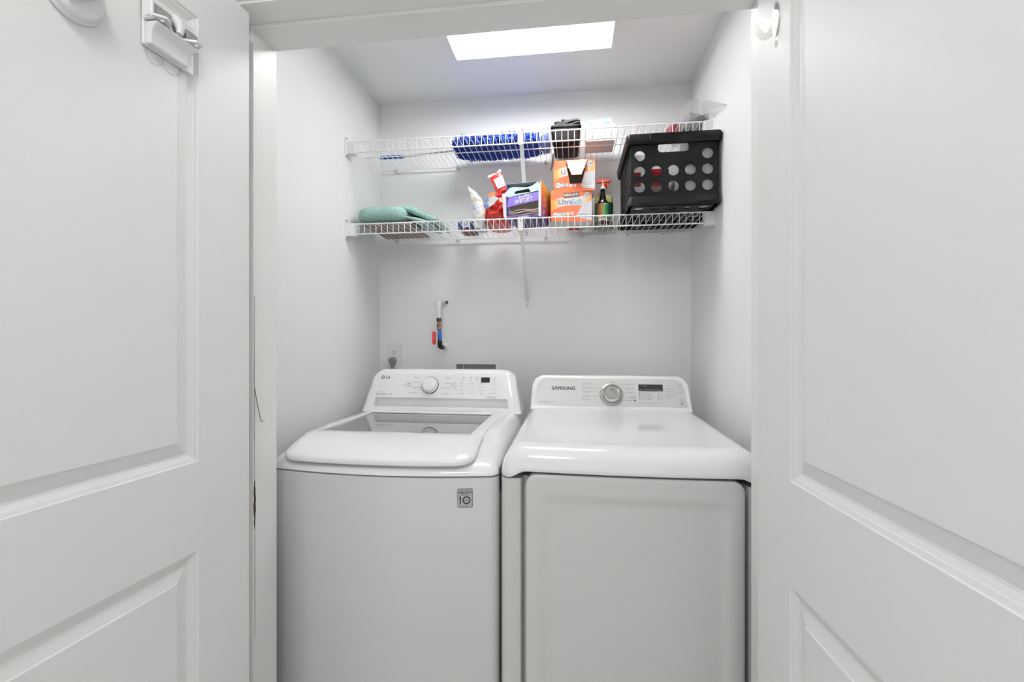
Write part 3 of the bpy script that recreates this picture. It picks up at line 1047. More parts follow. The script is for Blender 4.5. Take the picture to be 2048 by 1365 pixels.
def superbox(c, r, e=0.35, nu=40, nv=22, amp=0.0, f=30, seed=0.0, amp2=0.0, f2=200):
    def pw(v, k):
        return (abs(v) ** k) * (1 if v > 0 else -1)
    rs = []
    for j in range(nv + 1):
        b = -PI / 2 + PI * j / nv
        ring = []
        for i in range(nu):
            a = 2 * PI * i / nu
            x = r[0] * pw(math.cos(b), e) * pw(math.cos(a), e)
            y = r[1] * pw(math.cos(b), e) * pw(math.sin(a), e)
            z = r[2] * pw(math.sin(b), 0.7)
            p = Vector((c[0] + x, c[1] + y, c[2] + z))
            if amp or amp2:
                nrm = Vector((x / r[0] ** 2, y / r[1] ** 2, z / r[2] ** 2))
                if nrm.length > 0:
                    nrm.normalize()
                p += nrm * (nz(p, f, seed) * amp + nz(p, f2, seed) * amp2)
            ring.append(p)
        rs.append(ring)
    return MB().rings(rs)


def sheet(path, th, y0, y1, ny=14, amp=0.0, f=40, seed=0, plane='XZ'):
    """thick soft sheet: path in x,z extruded along y"""
    n = len(path)
    loop = []
    ups, dns = [], []
    for i, (x, z) in enumerate(path):
        a = path[max(0, i - 1)]
        b = path[min(n - 1, i + 1)]
        t = Vector((b[0] - a[0], b[1] - a[1])).normalized()
        nn = Vector((-t.y, t.x))
        k = 0.55 if i in (0, n - 1) else 1.0
        ups.append((x + nn.x * th / 2 * k, z + nn.y * th / 2 * k))
        dns.append((x - nn.x * th / 2 * k, z - nn.y * th / 2 * k))
    loop = ups + dns[::-1]
    rs = []
    for j in range(ny + 1):
        t = j / ny
        e = min(t, 1 - t)
        sh = 1 - 0.5 * max(0, 1 - e * ny / 1.5) ** 2
        cx = sum(p[0] for p in loop) / len(loop)
        ring = []
        for k, (x, z) in enumerate(loop):
            i = k if k < n else 2 * n - 1 - k
            mx_, mz_ = path[i]
            X = mx_ + (x - mx_) * sh
            Z = mz_ + (z - mz_) * sh
            y = lerp(y0, y1, t)
            d = nz((X, y, Z), f, seed) * amp
            ring.append((X + d * 0.4, y, Z + d))
        rs.append(ring)
    return MB().rings(rs)


def subsurf(o, n=1):
    m = o.modifiers.new('sub', 'SUBSURF')
    m.levels = n
    m.render_levels = n
    return o


# ------------------------------------------------------------------ wall fittings
# duplex outlet with a grey plug
ot = thing('wall_outlet', 'white duplex wall outlet above the washer', 'outlet', (-0.879, YB, 1.180))
plate('cover_plate', rrect(-0.039, 0.039, -0.064, 0.064, 0.004), [], 0.005, frame((0, -0.0025, 0)), PLASTW, ot)
for sz in (0.0195, -0.0195):
    rc = MB().prism([(x, max(-0.0125, min(0.0125, y))) for x, y in circ(0, 0, 0.0172, 28)], 0, 0.0025, frame((0, -0.005, sz))).build('receptacle', PLASTW, ot, smooth=0)
    if sz > 0:
        for sx, hh in ((-0.0065, 0.0045), (0.0065, 0.0038)):
            MB().box(sx - 0.0011, sx + 0.0011, -0.0079, -0.0074, sz + 0.001, sz + 0.001 + 2 * hh * 0.8).build('slot', INK, rc, smooth=0)
        MB().prism(circ(0, 0, 0.0026, 12), 0, 0.0004, frame((0, -0.0075, sz - 0.0065))).build('ground_slot', INK, rc, smooth=0)
PLUGG = mat('plug_grey', (0.23, 0.23, 0.235), 0.5)
pg = thing('power_plug', 'grey round power plug in the wall outlet above the washer', 'plug', (-0.883, YB - 0.008, 1.160))
MB().lathe([(0.0175, 0), (0.0185, 0.006), (0.0175, 0.016), (0.013, 0.022), (0.0, 0.0225)], 24, frame((0, 0, 0))).build('plug_body', PLUGG, pg)
MB().tube([(0, -0.010, -0.010), (0.001, -0.012, -0.026), (0.001, -0.012, -0.040)], [0.0125, 0.0085, 0.0055], 12).build('strain_relief', PLUGG, pg)
MB().tube([(0.001, -0.012, -0.038), (0.002, -0.012, -0.09), (0.01, -0.02, -0.16), (0.03, -0.03, -0.28), (0.05, -0.05, -0.40)], 0.0042, 10).build('cord', PLUGG, pg)

# shut-off valve and pipe
vx, vy = -0.625, 2.120
PVC = mat('white_pvc', (0.80, 0.80, 0.78), 0.3)
BRASS = mat('tarnished_brass', (0.42, 0.27, 0.14), 0.4, metal=0.8, vary=(140, '#6b6660', 0.7))
BLUE = mat('blue_pipe', (0.012, 0.10, 0.36), 0.35)
REDH = mat('red_handle', (0.62, 0.035, 0.03), 0.4)
DKF = mat('dark_fitting', (0.03, 0.03, 0.055), 0.4)
BLF = mat('black_fitting', (0.012, 0.012, 0.013), 0.35)
vv = thing('water_valve', 'white pipe with brass shut-off valve, red lever and blue section on back wall', 'valve', (vx, YB, 1.233))
h0 = 1.233
esc = MB().lathe([(0.021, 0), (0.020, 0.002), (0.0125, 0.003)], 28, frame((0.006, 0, 1.447 - h0))).build('escutcheon', PVC, vv)
MB().prism(circ(0.009, -0.001, 0.0085, 20), 0, 0.0035, frame((0.006, 0, 1.447 - h0))).build('wall_hole', INK, esc, smooth=0)
MB().tube([(0.002, 0.01, 1.443 - h0), (0.0, -0.030, 1.443 - h0)], 0.0105, 18).tube([(-0.002, -0.028, 1.443 - h0), (-0.004, -0.052, 1.4445 - h0), (-0.004, -0.066, 1.438 - h0), (-0.004, -0.070, 1.425 - h0), (-0.004, -0.070, 1.413 - h0)], 0.0125, 18).build('elbow', PVC, vv)
MB().tube([(-0.004, -0.070, 1.42 - h0), (-0.003, -0.070, 1.365 - h0)], 0.0105, 18).build('pipe', PVC, vv)
MB().lathe([(0.0118, 0), (0.0128, 0.003), (0.0128, 0.015), (0.010, 0.019)], 12, Matrix.Translation((-0.003, -0.070, 1.349 - h0))).build('compression_nut', DKF, vv, smooth=20)
bvv = MB().lathe([(0.0100, 0), (0.0135, 0.002), (0.0135, 0.013), (0.0118, 0.016), (0.0125, 0.022), (0.0135, 0.034), (0.0100, 0.040)], 10, Matrix.Translation((-0.001, -0.070, 1.310 - h0))).build('valve_body', BRASS, vv, smooth=20)
MB().tube([(-0.004, -0.080, 1.337 - h0), (-0.012, -0.100, 1.337 - h0)], 0.0055, 12).build('stem', BRASS, bvv)
STL = mat('lever_steel', (0.62, 0.61, 0.59), 0.35, metal=0.7)
lv = MB().tube([(-0.010, -0.098, 1.342 - h0), (-0.012, -0.102, 1.325 - h0), (-0.015, -0.104, 1.300 - h0)], [0.006, 0.007, 0.0065], 10).build('lever', STL, vv)
MB().lathe([(0.0, 0), (0.006, 0.002), (0.0088, 0.008), (0.0088, 0.052), (0.0075, 0.062), (0.0, 0.064)], 14, Matrix.Translation((-0.0165, -0.104, 1.2385 - h0))).build('lever_grip', REDH, lv)
MB().tube([(-0.001, -0.070, 1.312 - h0), (0.001, -0.070, 1.257 - h0)], 0.0098, 18).build('blue_pipe', BLUE, vv)
MB().tube([(0.001, -0.070, 1.259 - h0), (0.001, -0.070, 1.240 - h0), (0.002, -0.066, 1.230 - h0), (0.004, -0.055, 1.226 - h0), (0.006, -0.040, 1.226 - h0)], 0.0115, 16).build('black_elbow', BLF, vv)
MB().tube([(0.004, -0.052, 1.226 - h0), (0.010, 0.004, 1.226 - h0)], 0.008, 14).build('wall_stub', PVC, vv)
MB().lathe([(0.020, 0), (0.019, 0.003), (0.010, 0.006)], 9, frame((0.010, 0, 1.228 - h0))).build('plaster_patch', WALL, esc)

# recessed outlet box behind the washer
ub = thing('utility_box', 'recessed white utility box in the wall behind the washer', 'wall box', (-0.460, YB, 1.03))
plate('frame', rrect(-0.133, 0.133, -0.16, 0.151, 0.004), [rrect(-0.100, 0.097, -0.13, 0.112, 0.002)], 0.006, frame((0, -0.003, 0)), mat('box_white', (0.88, 0.88, 0.87), 0.4), ub)
MB().box(-0.102, 0.099, -0.003, -0.0008, -0.132, 0.114).build('recess', mat('recess_grey', (0.20, 0.20, 0.195), 0.7), ub, smooth=0)
tag(MB().tube([(-0.502, YB - 0.0015, 1.252), (-0.506, YB - 0.002, 1.235), (-0.512, YB - 0.012, 1.19), (-0.520, YB - 0.015, 1.145), (-0.524, YB - 0.02, 1.09), (-0.53, YB - 0.03, 0.98)], 0.0010, 6)
    .build('white_string', PLASTW), 'thin white string hanging in front of the recessed wall box', 'string')

# ------------------------------------------------------------------ things on the doors
# left door: local s (from hinge), height z, out of the face n
def on_door(d, sgn):
    """world matrix for a fitting: x along s, y out of face, z up"""
    return d.matrix_world.copy() if sgn > 0 else d.matrix_world @ Matrix.Diagonal((1, -1, 1, 1))


def place(o, d, sgn, s, z):
    M = d.matrix_world
    p = M @ Vector((s, 0, z))
    x = (M.to_3x3() @ Vector((1, 0, 0)))
    y = (M.to_3x3() @ Vector((0, sgn, 0)))
    o.location = p
    # keep the frame right-handed: y points out of the face, z up, x = y x z
    xx = y.cross(Vector((0, 0, 1)))
    o.rotation_euler = (0, 0, math.atan2(xx.y, xx.x))
    return o


LG1 = mat('latch_white', (0.76, 0.76, 0.765), 0.3)
LG2 = mat('latch_grey', (0.36, 0.345, 0.33), 0.5)  # grey plastic of the slot inserts
bpy.context.view_layer.update()
lt = place(thing('child_safety_latch', 'white and grey plastic safety latch screwed to the door beside the washer', 'latch'), d1, 1, 0.206, 1.80)
# local: x = towards the hinge side is +? (x = y cross z): check sign so that +x runs to the hinge
M1 = d1.matrix_world.to_3x3()
sx_ = 1 if (lt.rotation_euler.to_matrix() @ Vector((1, 0, 0))).dot(M1 @ Vector((1, 0, 0))) > 0 else -1


def LX(s):
    return (s - 0.206) * sx_


def bxs(mb, s0, s1, y0, y1, z0, z1):
    a, b = sorted((LX(s0), LX(s1)))
    return mb.box(a, b, y0, y1, z0, z1)


bxs(MB(), 0.156, 0.262, 0, 0.006, 0.000, 0.098).build('back_plate', LG1, lt, bevel=0.005)
# lower housing, tapering towards the bottom
hs = MB()
ra = [(LX(s), y, z) for s, y, z in ((0.258, 0.004, 0.002), (0.176, 0.004, 0.002), (0.178, 0.016, 0.002), (0.258, 0.016, 0.002))]
rb_ = [(LX(s), y, z) for s, y, z in ((0.258, 0.004, 0.030), (0.174, 0.004, 0.030), (0.174, 0.020, 0.030), (0.258, 0.020, 0.030))]
rc_ = [(LX(s), y, z) for s, y, z in ((0.258, 0.004, 0.046), (0.162, 0.004, 0.046), (0.162, 0.032, 0.043), (0.258, 0.032, 0.043))]
hs.rings([ra, rb_, rc_])
hs.build('housing', LG1, lt, bevel=0.004)
# shelf with two ears (screw holes) and a scooped middle, tilted
ear = [(LX(0.262), 0.0), (LX(0.262), 0.024), (LX(0.246), 0.036), (LX(0.236), 0.034), (LX(0.228), 0.022), (LX(0.212), 0.015), (LX(0.196), 0.016), (LX(0.188), 0.022), (LX(0.180), 0.034), (LX(0.166), 0.034), (LX(0.158), 0.0)]
hol = [circ(LX(0.246), 0.025, 0.0038, 14), circ(LX(0.173), 0.025, 0.0038, 14)]
plate('ear_shelf', ear, hol, 0.004, frame((0, 0.004, 0.048), (1, 0, 0), (0, 1, 0.15)), LG1, lt)
bxs(MB(), 0.258, 0.215, 0.006, 0.018, 0.050, 0.082).build('slot_insert', LG2, lt, bevel=0.002)
bxs(MB(), 0.184, 0.158, 0.006, 0.018, 0.050, 0.078).build('slot_insert', LG2, lt, bevel=0.002)
bxs(MB(), 0.262, 0.255, 0.0, 0.024, 0.046, 0.086).build('side_cheek', LG1, lt, bevel=0.003)
MB().tube([(LX(0.200), 0.006, 0.088), (LX(0.200), 0.014, 0.078), (LX(0.200), 0.020, 0.064), (LX(0.202), 0.020, 0.054)], [0.009, 0.009, 0.008, 0.006], 12).build('hook', LG1, lt)
bxs(MB(), 0.228, 0.176, 0.006, 0.012, 0.046, 0.060).build('spring_plate', mat('brown_steel', (0.16, 0.11, 0.08), 0.4, metal=0.5), lt)
CLEAR = film('clear_plastic', '#f4f4f4', 0.05, 0.10, '#e8e8e8')
for s_, w_ in ((0.238, 0.018), (0.205, 0.020)):
    pts = [(LX(s_ + w_ * math.cos(PI + PI * i / 10)), 0.0035, -0.002 + 0.022 * math.sin(PI + PI * i / 10)) for i in range(11)]
    MB().tube(pts, 0.0011, 6).build('clear_loop', CLEAR, lt)

kbx = place(thing('door_knob_cover', 'round white plastic knob with a thumb turn near the top of the door', 'knob'), d1, 1, 0.372, 1.812)
MK = frame((0, 0, 0), (1, 0, 0), (0, 0, -1))
MB().lathe([(0.046, 0), (0.046, 0.004), (0.0445, 0.006), (0.043, 0.0065), (0.041, 0.013), (0.037, 0.016), (0.0, 0.0165)], 44, MK).build('base', LG1, kbx)
tt = MB()
tt.prism(rrect(-0.030, 0.030, -0.012, 0.012, 0.010, 5), 0.014, 0.034, MK @ Matrix.Rotation(math.radians(35), 4, 'Z'))
tt.build('thumb_turn', LG1, kbx, bevel=0.004)

hk = place(thing('adhesive_hook', 'clear plastic adhesive hook on the door beside the dryer', 'hook'), d2, -1, 0.078, 1.862)
HKM = film('hook_clear', '#f4f4f2', 0.03, 0.12, '#f2f2f2', 0.3)
MH = frame((0, 0, 0), (-1, 0, 0), (0, 0, 1))
MB().prism(circ(0, 0.004, 0.0135, 28, 0.034), 0, 0.003, MH).build('base', HKM, hk, bevel=0.001)
MB().tube(*smooth_path([(0, 0.004, 0.006), (0, 0.006, -0.010), (0, 0.012, -0.022), (0, 0.022, -0.027), (0, 0.031, -0.021), (0, 0.0365, -0.010), (0, 0.038, 0.000)], [0.006, 0.0062, 0.0062, 0.006, 0.0055, 0.005, 0.003]), 14).build('hook_arm', HKM, hk)
MB().prism([(-0.006, -0.030), (0.006, -0.030), (0.004, -0.046), (-0.002, -0.048), (-0.005, -0.044)], 0.0005, 0.0010, MH).build('pull_tab', HKM, hk, smooth=0)

# ------------------------------------------------------------------ upper shelf: duster, bin, boxes, bag
DBLUE = mat('chenille_blue', (0.012, 0.05, 0.33), 0.8, vary=(60, '#10308f', 0.7))
GRIPB = mat('grip_blue', (0.01, 0.075, 0.30), 0.4)
du = thing('duster', 'bright blue chenille duster with a long grey handle', 'duster', (-0.53, 2.035, SU))
MB().tube([(-0.364, 0.014, 0.0085), (-0.355, 0.014, 0.0085), (-0.25, 0.013, 0.0085), (-0.243, 0.013, 0.0085)], [0.005, 0.0085, 0.0085, 0.005], 14).build('grip', GRIPB, du)
rod = MB()
rod.tube([(-0.245, 0.013, 0.0085), (-0.10, 0.008, 0.014), (0.02, 0.0, 0.020)], [0.0045, 0.0045, 0.0045], 10)
for k in range(7):
    t = 0.1 + k * 0.09
    rod.lathe([(0.0055, -0.004), (0.0055, 0.004)], 10, Matrix.Translation((lerp(-0.245, -0.10, t * 1.4), lerp(0.013, 0.008, t), lerp(0.0085, 0.014, t * 1.4))) @ Matrix.Rotation(PI / 2, 4, 'Y'))
rod.build('rod', mat('rod_grey', (0.45, 0.45, 0.43), 0.3, metal=0.3, vary=(90, '#777770', 0.6)), du)
core = superbox((0.198, 0.014, 0.028), (0.188, 0.084, 0.020), 0.6, 36, 18, 0.006, 25).build('core', DBLUE, du)
br = MB()
for k in range(2600):
    t = RND.random()
    a = RND.uniform(0, 2 * PI)
    ex = 0.5 + 0.5 * min(1, 6 * min(t, 1 - t) + 0.3)
    x = 0.008 + 0.380 * t
    ry, rz_ = 0.084 * ex, 0.016 * ex
    n = Vector((RND.uniform(-0.35, 0.35), math.cos(a) / 1.6, math.sin(a))).normalized()
    p = Vector((x, 0.014 + ry * math.cos(a), 0.029 + rz_ * math.sin(a)))
    if math.sin(a) > 0.75 and RND.random() < 0.5:
        continue
    L = RND.uniform(0.018, 0.034) * (0.65 if math.sin(a) > 0.6 else 1.0)
    pts = [p - n * 0.004]
    d = n.copy()
    for j in range(3):
        d = (d + Vector((RND.uniform(-0.5, 0.5), RND.uniform(-0.5, 0.5), RND.uniform(-0.6, 0.25)))).normalized()
        q = pts[-1] + d * L / 3
        q.z = max(q.z, 0.0065)
        pts.append(q)
    br.tube(pts, [0.0042, 0.0046, 0.0040, 0.0022], 5, caps=True)
bo = br.build('bristles', DBLUE, du, smooth=60, fix=False)
bo['kind'] = 'stuff'

# wrapped refill: bluish fluff in a clear bag
rf = thing('duster_refill', 'purple-blue fluffy refill in a clear plastic bag beside the black bin', 'refill', (-0.112, 2.05, SU))
superbox((0.0, 0.0, 0.033), (0.020, 0.075, 0.030), 0.7, 26, 16, 0.006, 60, 3.0, 0.004, 220).build('fluff', mat('fluff_violet', (0.05, 0.08, 0.32), 0.9, vary=(140, '#6f7fc0', 0.7)), rf)
superbox((0.0, 0.0, 0.038), (0.025, 0.085, 0.037), 0.45, 26, 16, 0.004, 40, 5.0).build('clear_wrap', film('wrap_film', '#f2f4f8', 0.08, 0.08, '#dfe2ea', 0.2), rf)

# black bin with a folded black bag
bn = thing('storage_bin', 'small black plastic bin on the upper shelf', 'bin', (-0.022, 2.058, SU))


def rr3(hx, hy, z, r=0.014):
    return [(x, y, z) for x, y in rrect(-hx, hx, -hy, hy, r, 5)]


MB().rings([rr3(0.050, 0.086, 0.0), rr3(0.0545, 0.090, 0.004), rr3(0.0610, 0.0960, 0.062), rr3(0.0650, 0.0995, 0.062), rr3(0.0650, 0.0995, 0.070), rr3(0.0600, 0.0950, 0.070), rr3(0.0535, 0.0885, 0.006)]).build('bin_body', BLACKP, bn)
bg_ = thing('folded_bag', 'folded shiny black plastic bag on top of the black bin', 'bag', (-0.022, 2.055, SU + 0.0705))
for k, (x0, x1, z, th, sl) in enumerate(((-0.048, 0.060, 0.006, 0.012, 0.05), (-0.050, 0.058, 0.019, 0.014, 0.08), (-0.020, 0.060, 0.034, 0.013, -0.06))):
    pth = [(lerp(x0, x1, i / 8), z + sl * (lerp(x0, x1, i / 8) - x0) + 0.0025 * math.sin(i * 1.1 + k)) for i in range(9)]
    sheet(pth, th, -0.085 + 0.008 * k, 0.07, 10, 0.004, 45, k * 3.1).build('fold', BAGBK, bg_, smooth=60)

# white box with a blue-printed flap
wb = thing('white_box', 'white cardboard box with a blue and white printed flap, on the upper shelf', 'box', (0.123, 2.040, SU))
MB().box(-0.0615, 0.0615, -0.063, 0.063, 0, 0.070).build('carton', CARDW, wb, bevel=0.0012)
MB().box(-0.02, 0.025, 0.004, 0.0055, -0.0004, 0.0).build('bottom_slot', INKL, wb, smooth=0)
PRB = mat('print_sky', (0.045, 0.13, 0.42), 0.5, vary=(26, '#b9cbe6', 0.95))
FM = frame((-0.003, -0.055, 0.0695), (1, 0, 0.10), (0, 0.35, 1))
wfp = MB().prism([(-0.055, -0.002), (0.052, -0.004), (0.050, 0.034), (-0.054, 0.034)], -0.0008, 0.0008, FM).build('flap', CARDW, wb, smooth=0)
MB().prism([(-0.054, 0.004), (-0.016, 0.004), (-0.008, 0.033), (-0.053, 0.033)], 0, 0.0003, FM @ Matrix.Translation((0, 0, 0.0009))).build('printed_sky', PRB, wfp, smooth=0)
MB().prism([(0.018, 0.002), (0.049, 0.001), (0.047, 0.033), (0.020, 0.033)], 0, 0.0003, FM @ Matrix.Translation((0, 0, 0.0009))).build('printed_sky', PRB, wfp, smooth=0)
MB().prism([(0.020, 0.004), (0.047, 0.006), (0.046, 0.009), (0.020, 0.006)], 0, 0.0003, FM @ Matrix.Translation((0, 0, 0.0013))).build('printed_stripe', mat('print_navy', (0.01, 0.03, 0.09), 0.5), wfp, smooth=0)

# dark red carton, grey cloth in a crumpled clear bag
rdb = tag(MB().box(-0.017, 0.017, -0.035, 0.035, 0, 0.045).build('small_carton', mat('dark_red_card', (0.16, 0.012, 0.02), 0.5), bevel=0.001), 'small dark red carton beside the crumpled clear bag', 'carton')
rdb.location = (0.424, 1.985, SU)
rdb.rotation_euler = (0, 0, math.radians(14))
gi = thing('grey_cloth', 'crumpled grey cloth inside the clear plastic bag', 'cloth', (0.494, 2.0, SU + 0.012))
superbox((0, 0, 0.032), (0.044, 0.090, 0.031), 0.6, 40, 22, 0.014, 34, 7.0, 0.004, 120).build('cloth_bundle', mat('grey_fabric', (0.26, 0.26, 0.27), 0.9, vary=(60, '#8d8d90', 0.6)), gi)
cb = thing('clear_bag', 'crumpled clear plastic bag leaning against the side wall on the upper shelf', 'bag', (0.480, 2.0, SU))
FILM = film('bag_film', '#fafafa', 0.10, 0.14, '#f6f6f6', 0.25)
bgm = pouch([(0.002, -0.050, 0.058, 0.0, 0.100, 0), (0.03, -0.052, 0.060, 0.0, 0.100, 0), (0.06, -0.046, 0.060, -0.02, 0.075, 0), (0.09, -0.030, 0.060, -0.03, 0.05, -0.1), (0.115, -0.024, 0.058, -0.03, 0.028, -0.15), (0.142, -0.018, 0.040, -0.03, 0.008, 0.2)], 16, 0.6, 0.016, 26, 4.0).build('film', FILM, cb, smooth=25)
P = []
top = [Vector((-0.016, -0.035, 0.128)), Vector((0.030, -0.035, 0.142)), Vector((0.060, -0.17, 0.062)), Vector((0.066, -0.305, -0.017))]
bot = [Vector((-0.030, -0.075, 0.040)), Vector((0.012, -0.09, 0.046)), Vector((0.048, -0.16, 0.030)), Vector((0.064, -0.298, -0.020))]
for i in range(13):
    u = i / 12 * 3
    k = min(2, int(u))
    a_ = top[k].lerp(top[k + 1], u - k)
    b_ = bot[k].lerp(bot[k + 1], u - k)
    row = []
    for j in range(8):
        p = b_.lerp(a_, j / 7)
        p += Vector((0.005 * nz(p, 40), 0.004 * nz(p, 30, 4), 0.005 * nz(p, 45, 2)))
        p.x = min(p.x, 0.066)
        row.append(p)
    P.append(row)
fo = MB().grid(P).build('loose_corner', FILM, cb, smooth=25)
MB().tube([p for p in (r[0] for r in P[4:])], 0.0008, 5).build('sealed_edge', mat('film_edge', (0.85, 0.85, 0.85), 0.3), cb)
so = fo.modifiers.new('thick', 'SOLIDIFY')
so.thickness = 0.0004

# ------------------------------------------------------------------ lower shelf: towel
TEAL = mat('teal_terry', (0.22, 0.43, 0.385), 0.95, bump=(420, 1.0, 0.004), vary=(300, '#c4e2da', 0.8))
tw = thing('folded_towel', 'folded pale teal terry towel on the lower wire shelf', 'towel', (-0.80, 2.0, SL + 0.0095))
tb = superbox((-0.018, 0.0, 0.036), (0.114, 0.140, 0.0355), 0.42, 200, 90, 0.006, 14, 2.0, 0.0028, 190).build('towel_body', TEAL, tw, smooth=60)
sheet([(0.020, 0.050), (0.045, 0.058), (0.070, 0.062), (0.095, 0.062), (0.117, 0.056), (0.138, 0.045), (0.162, 0.033), (0.188, 0.022), (0.210, 0.015), (0.224, 0.011)], 0.025, -0.105, 0.13, 40, 0.004, 26, 1.0).build('towel_fold', TEAL, tw, smooth=60)
sheet([(0.080, 0.024), (0.105, 0.020), (0.13, 0.013), (0.16, 0.006), (0.185, 0.003)], 0.011, -0.112, 0.12, 26, 0.004, 30, 2.0).build('towel_hem', mat('teal_hem', (0.46, 0.66, 0.64), 0.9, bump=(500, 0.7, 0.002)), tw, smooth=60)
mt = MB().box(-0.115, 0.105, -0.125, 0.150, 0, 0.0055).build('folded_mat', mat('mauve_cloth', (0.40, 0.34, 0.335), 0.9, vary=(25, '#8f7a74', 0.8)), bevel=0.002)
tag(mt, 'thin mauve folded cloth lying under the teal towel', 'cloth')
mt.location = (-0.79, 2.01, SL)

# small navy box with a barcode label
nb = thing('navy_box', 'small navy blue box with a white barcode label on the lower shelf', 'box', (-0.472, 2.075, SL))
NAVY = mat('navy_card', (0.015, 0.03, 0.11), 0.45)
MB().box(-0.034, 0.034, -0.075, 0.065, 0, 0.032).build('carton', NAVY, nb, bevel=0.001)
NF = lambda x, z, o=0.0: frame((x, -0.0752 - o, z))
lb = MB().prism(rrect(-0.017, 0.017, -0.0115, 0.0115, 0.001), 0, 0.0004, NF(0.003, 0.0185)).build('barcode_label', CARDW, nb, smooth=0)
xx = -0.013
while xx < 0.013:
    w_ = RND.choice((0.0006, 0.0009, 0.0014))
    MB().prism([(xx, -0.006), (xx + w_, -0.006), (xx + w_, 0.009), (xx, 0.009)], 0, 0.0003, NF(0.003, 0.0185, 0.0005)).build('bar', INK, lb, smooth=0)
    xx += w_ + RND.choice((0.0008, 0.0012))
MB().box(-0.032, 0.032, -0.070, 0.060, -0.0005, 0.0).build('bottom_print', mat('rust_print', (0.30, 0.10, 0.07), 0.6, vary=(30, '#5a4a58', 0.7)), nb, smooth=0)

# white pouch of wipes
wp = thing('wipes_pouch', 'white plastic pouch with yellow and blue print leaning behind the red pouch', 'pouch', (-0.415, 2.02, SL))
WPM = mat('pouch_white', (0.78, 0.79, 0.79), 0.28, vary=(22, '#c9d2d6', 0.6))
pouch([(0.0, -0.020, 0.035, 0.02, 0.055, 0), (0.03, -0.024, 0.042, 0.01, 0.050, 0), (0.07, -0.022, 0.040, 0.0, 0.036, 0), (0.11, -0.026, 0.028, -0.005, 0.026, 0), (0.145, -0.034, 0.014, -0.01, 0.016, -0.3), (0.172, -0.041, -0.006, -0.012, 0.008, -0.6), (0.195, -0.049, -0.040, -0.014, 0.002, -0.8)], 14, 0.7, 0.008, 40, 3.0).build('pouch_body', WPM, wp, smooth=50)
YEL = mat('yellow_print', (0.72, 0.62, 0.10), 0.4)
PBL = mat('pale_blue_print', (0.38, 0.44, 0.66), 0.4)


def strap(name, a, b, w, m, parent, y):
    a, b = Vector(a), Vector(b)
    d = (b - a).normalized()
    n = Vector((-d.y, d.x))
    poly = [a - n * w, b - n * w, b + n * w, a + n * w]
    return MB().prism([(p.x, p.y) for p in poly], 0, 0.0006, frame((0, y, 0), (1, 0, 0), (0, 0.18, 1))).build(name, m, parent, smooth=0)


for a, b, w_, m in (((-0.030, 0.150), (-0.020, 0.139), 0.0012, YEL), ((-0.022, 0.130), (0.002, 0.114), 0.0016, YEL), ((-0.016, 0.108), (0.008, 0.105), 0.0012, PBL), ((-0.016, 0.100), (0.006, 0.098), 0.0010, PBL), ((-0.016, 0.092), (0.012, 0.089), 0.0012, PBL),
                    ((-0.010, 0.076), (0.014, 0.072), 0.0014, PBL), ((-0.008, 0.066), (0.016, 0.064), 0.0010, PBL), ((0.004, 0.050), (0.026, 0.053), 0.0022, YEL), ((0.004, 0.040), (0.026, 0.042), 0.0014, PBL)):
    strap('print_stripe', a, b, w_, m, wp, -0.052)

# red refill pouch with a bent neck and white label
REDP = mat('red_pouch', (0.50, 0.012, 0.010), 0.22, coat=0.3, bump=(55, 0.6, 0.006), vary=(22, '#d8382c', 0.75))
REDL = mat('pale_red_film', (0.82, 0.30, 0.26), 0.25)
rp = thing('red_pouch', 'red plastic refill pouch with a bent neck and white label', 'pouch', (-0.318, 2.0, SL + 0.008))
pouch([(0.0, -0.050, 0.052, 0.04, 0.090, 0), (0.02, -0.056, 0.058, 0.02, 0.090, 0), (0.05, -0.055, 0.056, -0.01, 0.070, 0), (0.075, -0.046, 0.052, -0.03, 0.052, 0.15), (0.10, -0.024, 0.050, -0.045, 0.036, 0.3), (0.125, -0.004, 0.046, -0.055, 0.024, 0.3), (0.142, 0.010, 0.040, -0.06, 0.012, 0.3)], 20, 0.7, 0.020, 42, 8.0).build('pouch_body', REDP, rp, smooth=45)
MR = Matrix.Translation((0.026, -0.062, 0.118)) @ Matrix.Rotation(math.radians(-22), 4, 'Y')
nk = pouch([(0.0, -0.020, 0.022, 0.0, 0.012, 0), (0.03, -0.022, 0.026, 0.0, 0.014, 0), (0.06, -0.024, 0.030, 0.0, 0.012, 0), (0.085, -0.026, 0.030, 0.0, 0.008, 0), (0.092, -0.026, 0.030, 0.0, 0.004, 0)], 12, 0.7, 0.004, 50, 2.0)
nk.v = [tuple(MR @ Vector(p)) for p in nk.v]
nk.build('neck', REDP, rp, smooth=45)
FR = MR @ frame((0, -0.0155, 0), (1, 0, 0), (0, 0, 1))
lbw = MB().prism([(-0.010, 0.026), (0.026, 0.024), (0.029, 0.050), (0.030, 0.074), (-0.012, 0.070)], 0, 0.0008, FR).build('white_label', CARDW, rp, smooth=0)
for yy in (0.034, 0.044, 0.054):
    MB().prism([(0.0, yy), (0.018, yy + 0.001), (0.018, yy + 0.003), (0.0, yy + 0.002)], 0, 0.0004, FR @ Matrix.Translation((0, 0, 0.0009))).build('label_print', PBL, lbw, smooth=0)
MB().prism([(-0.012, 0.072), (0.031, 0.077), (0.031, 0.0785), (-0.012, 0.0735)], 0, 0.0008, FR).build('tear_line', REDP, rp, smooth=0)
CRIMP = mat('crimp_frost', (0.78, 0.76, 0.77), 0.3)
